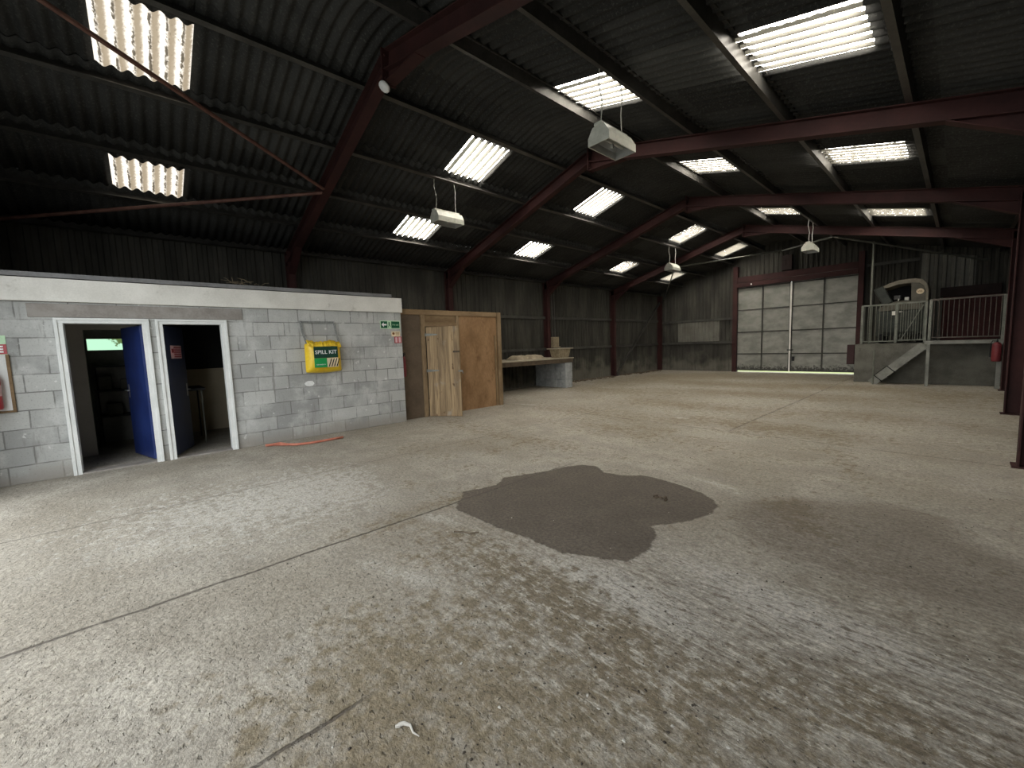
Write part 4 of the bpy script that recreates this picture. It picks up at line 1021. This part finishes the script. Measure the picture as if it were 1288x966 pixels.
# ------------------------------------------------------------------ raised concrete platform at the far right
mb = MB(); mb.box(5.48, 8.55, 12.75, 15.80, 0, 1.18)
tag(mb.build('loading_platform', M['conc_dark'], bevel=.015), 'raised dark concrete platform in the far right corner', 'platform')
def baluster_rail(name, label, x0, x1, y, z0, z1, n, posts, diag=False, cat='railing', bm='rail'):
    t = thing(name, label, cat, ((x0 + x1) / 2, y, z0), 0, 'platform railings')
    mb = MB(); mb.bar((x0, y, z1), (x1, y, z1), .045, .045); mb.build('top_rail', M[bm], t)
    mb = MB(); mb.bar((x0, y, z0 + .08), (x1, y, z0 + .08), .03, .03); mb.build('bottom_rail', M[bm], t)
    for i in range(n):
        x = x0 + (x1 - x0) * (i + .8) / (n + .6)
        mb = MB(); mb.tube([(x, y, z0 + .08), (x, y, z1)], .0085, 6); mb.build('baluster', M[bm], t)
    for x in posts:
        mb = MB(); mb.box(x - .028, x + .028, y - .028, y + .028, z0, z1 + .01); mb.build('post', M['rail'], t)
    if diag:
        mb = MB(); mb.bar((x0 + .12, y - .02, z0 + .1), (x1 - .06, y - .02, z1 - .08), .02, .02); mb.build('diagonal_bar', M['rail'], t)
baluster_rail('guard_rail', 'short grey railing at the left end of the platform, beside the gate post', 5.60, 6.36, 12.80, 1.18, 2.36, 8, (5.62,))
baluster_rail('platform_gate', 'grey barred gate with a diagonal bar in the middle of the platform edge', 6.40, 7.02, 12.80, 1.20, 2.37, 11, (6.40, 7.02), True, 'gate')
baluster_rail('guard_rail', 'grey railing in front of the dark red boards at the platform right end', 7.13, 8.45, 12.07, 1.258, 2.36, 14, (7.135, 8.43), bm='rail_dark')
sp = thing('landing_frame', 'grey steel stair landing on legs in front of the platform', 'landing', (7.7, 12.3, 0))
mb = MB(); mb.box(7.05, 8.45, 12.08, 12.74, 1.19, 1.215); mb.build('deck', M['purlin'], sp)
mb = MB(); mb.box(7.05, 8.48, 12.05, 12.085, 1.16, 1.255); mb.build('edge_beam', M['galv'], sp)
mb = MB(); mb.box(7.10, 7.165, 12.05, 12.10, 0, 1.16); mb.build('leg', M['galv'], sp)
mb = MB(); mb.box(8.36, 8.44, 12.03, 12.10, 0, 1.20); mb.build('leg', M['galv'], sp)
st = thing('steel_stair', 'short grey steel stair rising to the right along the platform', 'stair', (6.4, 12.4, 0))
for yy in (12.09, 12.66):
    mb = MB(); mb.bar((5.98, yy, .03), (7.03, yy, 1.13), .012, .21); mb.build('stringer', M['galv'], st)
for k in range(5):
    z = .20 + k * .2; x = 5.98 + (z - .03) / 1.07 * 1.05
    mb = MB(); mb.box(x - .05, x + .17, 12.10, 12.65, z - .015, z + .015); mb.build('tread', M['purlin'], st)
mb = MB(); mb.tube([(6.02, 12.04, 0), (6.02, 12.04, 1.02)], .018, 8); mb.build('newel_post', M['rail'], st)
mb = MB()
for t_ in (.14, .40):
    c = Vector((5.98, 12.09, .03)).lerp(Vector((7.03, 12.09, 1.10)), t_); d = Vector((1.05, 0, 1.07)).normalized(); u = Vector((-d.z, 0, d.x))
    mb.bar(c - u * .125 + Vector((0, -.015, 0)), c + u * .125 + Vector((0, -.015, 0)), .02, .02)
a = Vector((5.98, 12.07, .03)).lerp(Vector((7.03, 12.07, 1.10)), .14); b2 = Vector((5.98, 12.07, .03)).lerp(Vector((7.03, 12.07, 1.10)), .40); u = Vector((-.71, 0, .70))
mb.bar(a + u * .13, b2 + u * .13, .014, .014)
mb.build('dark_strap', M['rubber'], st)
mb = MB(); mb.tube([(5.80, 12.86, 1.18), (5.80, 12.86, 4.30)], .024, 10); mb.box(5.76, 5.84, 12.835, 12.90, 2.30, 2.36)
tag(mb.build('conduit_pole', M['rail']), 'thin pale upright pole at the left end of the platform', 'pole')
mb = MB(); mb.box(5.28, 5.475, 12.78, 13.05, .55, 1.17); mb.box(5.29, 5.465, 12.765, 12.78, .57, 1.15); tag(mb.build('meter_box', M['darkred_box'], bevel=.008), 'dark box hung on the left side of the concrete platform', 'box')
e3 = extinguisher('red fire extinguisher hung on the landing leg at the far right', (8.345, 11.93, .70), -PI / 2, .50, .085, 'red_dull', False)

# ------------------------------------------------------------------ canopied machine on the platform
mc = thing('canopied_machine', 'dark machine with a pale rounded canopy standing on the platform', 'machine', (6.4, 14.2, 1.18))
mb = MB(); mb.box(5.85, 6.98, 13.75, 14.95, 1.40, 2.28); mb.box(5.95, 6.88, 13.60, 13.75, 1.50, 2.20); mb.build('chassis', M['machine'], mc, bevel=.05, seg=3)
for x in (5.98, 6.85):
    for y in (13.95, 14.72):
        mb = MB(); mb.lathe([(.05, -.075), (.19, -.075), (.215, -.05), (.215, .05), (.19, .075), (.05, .075)], (x, y, 1.395), 22, Matrix.Rotation(PI / 2, 3, 'Y')); mb.build('wheel', M['rubber'], mc, smooth=False)
# bonnet
mb = MB(); n = 12
pf = [(5.90 + 1.02 * i / n, 2.27 + .20 * math.sin(PI * (i + .8) / (n + 1.6)) + .06 * i / n) for i in range(n + 1)]
mb.prism([(5.90, 2.2)] + pf + [(6.92, 2.2)], (1, 0, 0), (0, 0, 1), (0, 1, 0), (0, 13.66, 0), .55); mb.build('bonnet', M['cheek'], mc, bevel=.03)
# canopy: arched roof turning down into a right-hand cheek
def arc(off):
    ctrl = [(5.90, 2.95), (6.10, 3.06), (6.34, 3.14), (6.70, 3.15), (6.86, 3.10), (6.97, 2.95), (7.01, 2.75), (7.01, 2.45)]
    return [(x - (off if x > 6.7 else 0) * (x - 6.66) / .34, z - off * (1 if z > 2.95 else .2)) for x, z in ctrl]
o1, i1 = arc(0), arc(.13)
mb = MB(); mb.prism(o1 + i1[::-1], (1, 0, 0), (0, 0, 1), (0, 1, 0), (0, 13.72, 0), 1.15); mb.build('canopy', M['canopy'], mc, bevel=.015)
mb = MB(); mb.prism([(6.64, 2.38), (6.62, 3.03), (6.80, 3.0), (6.90, 2.9), (6.95, 2.75), (6.95, 2.38)], (1, 0, 0), (0, 0, 1), (0, 1, 0), (0, 13.71, 0), .60); ck = mb.build('cheek_panel', M['cheek'], mc, bevel=.015)
mb = MB(); mb.lathe([(.085, 0), (.085, .012), (.07, .016), (.01, .017)], (6.825, 13.705, 2.74), 22, Matrix.Rotation(PI / 2, 3, 'X')); bd = mb.build('badge', M['cream'], ck)
mb = MB()
for a_ in (0, 1, 2): mb.bar((6.79 + a_ * .035, 13.685, 2.715), (6.79 + a_ * .035 - .012, 13.685, 2.765), .014, .003, up=(0, 1, 0))
mb.build('badge_print', M['brown'], bd)
mb = MB(); mb.box(6.05, 6.70, 14.75, 14.80, 2.28, 3.02); mb.build('back_panel', M['rubber'], mc)
for x in (6.03, 6.05):
    pass
mb = MB(); mb.bar((6.06, 13.80, 2.3), (6.02, 13.80, 2.95), .04, .04); mb.bar((6.06, 14.75, 2.3), (6.02, 14.75, 2.95), .04, .04); mb.build('canopy_strut', M['rubber'], mc)
mb = MB(); mb.bar((6.12, 13.80, 2.42), (5.86, 13.80, 2.96), .25, .30, up=(0, 1, 0)); mb.build('seat_back', M['machine'], mc, bevel=.03)
mb = MB(); mb.box(6.20, 6.36, 14.2, 14.35, 2.58, 2.70); mb.build('control_unit', M['purlin'], mc, bevel=.01)
mb = MB(); mb.box(6.46, 6.56, 14.1, 14.2, 2.50, 2.62); mb.box(6.40, 6.60, 14.12, 14.2, 2.44, 2.50); mb.build('control_unit', M['fascia'], mc, bevel=.01)
mb = MB(); mb.tube([(6.34, 13.72, 2.44), (6.36, 13.70, 2.56)], .015, 8); mb.build('lever', M['fascia'], mc)
mb = MB(); mb.box(6.22, 6.33, 13.585, 13.60, 2.06, 2.18); mb.box(6.33, 6.46, 13.59, 13.60, 2.14, 2.165); o = mb.build('plate', M['fascia'], mc); o['label'] = 'small white label'

# ------------------------------------------------------------------ crumbs on the floor
def inpud(x, y, g=0.0):
    return float(poly_sd(np.array([x]), np.array([y]), PUDDLE)[0]) > -g
mb = MB()
for k in range(700):
    x, y = random.uniform(3.6, 8.2), random.uniform(-3.6, 3.5)
    if random.random() < .55: x, y = random.gauss(6.7, .6), random.gauss(-2.7, .55)
    if x > 8.2 or y < -3.7: continue
    if random.random() < .12: mb.cur = 1
    else: mb.cur = 0
    r = random.choice((.0025, .003, .003, .004, .006)); mb.lump((x, y, r * .3), r, 1.4, .6)
for k in range(400):
    x, y = random.uniform(1.0, 8.0), random.uniform(-4.8, 1.5); mb.cur = 0
    r = random.choice((.002, .003, .004)); mb.lump((x, y, r * .3), r, 1.6, .6)
tag(mb.build('floor_grit', [M['pebble'], M['chalk']]), 'scattered grit, crumbs and pale chips on the concrete floor', 'grit', kind='stuff')
mb = MB()
for k in range(5): mb.lump((5.86 + k * .03 - .05, -.42 + random.uniform(-.03, .03), .008), .018, 2.0, .5)
tag(mb.build('dirt_clod', M['soil']), 'dark clod of dirt lying on the damp patch', 'dirt clod')
mb = MB(); mb.tube([(6.29, -3.36, .006), (6.305, -3.33, .012), (6.33, -3.315, .010), (6.36, -3.32, .005), (6.39, -3.31, .004)], [.006, .008, .006, .004, .002], 7); mb.lump((6.295, -3.345, .006), .012, 1.5, .6)
tag(mb.build('litter_scrap', M['chalk']), 'pale twisted scrap lying on the floor at the bottom of the photo', 'scrap')
mb = MB(); mb.tube([(5.02, -2.22, .006), (5.08, -2.17, .008), (5.15, -2.16, .012), (5.2, -2.10, .02)], .006, 6)
tag(mb.build('stick', M['soil']), 'small dark stick on the floor left of the damp patch tip', 'stick')

# ------------------------------------------------------------------ outside
def mat_ground():
    m, nt, b = new_mat('yard_and_grass'); g = N(nt); P = g.pos(); s = g.sep(P)
    c = g.mix(g.step(s[1], 0, 3), (.30, .30, .29), (.24, .27, .09)); c = g.mix(g.step(g.noise(P, 3, 5), .4, .7, 0, .4), c, (.15, .16, .08))
    g.link(c, b.inputs['Base Color']); b.inputs['Roughness'].default_value = .95
    return m
mb = MB(); mb.box(-30, 40, -40, 60, -.30, -.02); o = mb.build('ground', mat_ground()); struct(o)

# ------------------------------------------------------------------ light: overcast sky; a portal guides it through the open doorway
w = bpy.data.worlds.new('overcast_sky'); sc.world = w; w.use_nodes = True
bg = w.node_tree.nodes['Background']; bg.inputs[0].default_value = (.94, .975, 1.0, 1); bg.inputs[1].default_value = 3.3
pl = bpy.data.lights.new('doorway_portal', 'AREA'); pl.shape = 'RECTANGLE'; pl.size = OX1 - OX0; pl.size_y = OZ
po = bpy.data.objects.new('doorway_portal', pl); COL.objects.link(po); po.location = ((OX0 + OX1) / 2, YF - .02, OZ / 2); po.rotation_euler = (PI / 2, 0, 0)
pl.cycles.is_portal = True

# ------------------------------------------------------------------ camera (solved from the photograph)
cam = bpy.data.cameras.new('camera'); co = bpy.data.objects.new('camera', cam); COL.objects.link(co)
yaw, pitch, roll, f = .8362, .0937, -.0337, 510.6031
fw = Vector((-math.sin(yaw) * math.cos(pitch), math.cos(yaw) * math.cos(pitch), -math.sin(pitch)))
r0 = Vector((math.cos(yaw), math.sin(yaw), 0)); u0 = r0.cross(fw)
r = r0 * math.cos(roll) + u0 * math.sin(roll); u = u0 * math.cos(roll) - r0 * math.sin(roll)
co.matrix_world = Matrix(((r.x, u.x, -fw.x, 7.7336), (r.y, u.y, -fw.y, -3.9765), (r.z, u.z, -fw.z, 1.5012), (0, 0, 0, 1)))
cam.sensor_width = 36; cam.sensor_fit = 'HORIZONTAL'; cam.lens = f / 1288 * 36; cam.clip_start = .05; cam.clip_end = 300
sc.camera = co

vs_ = sc.view_settings; vs_.view_transform = 'Standard'; vs_.look = 'None'; vs_.gamma = 1; vs_.use_curve_mapping = False; vs_.exposure = 0.38
sc.cycles.use_denoising = True; sc.cycles.max_bounces = 10; sc.cycles.diffuse_bounces = 6; sc.cycles.sample_clamp_indirect = 8
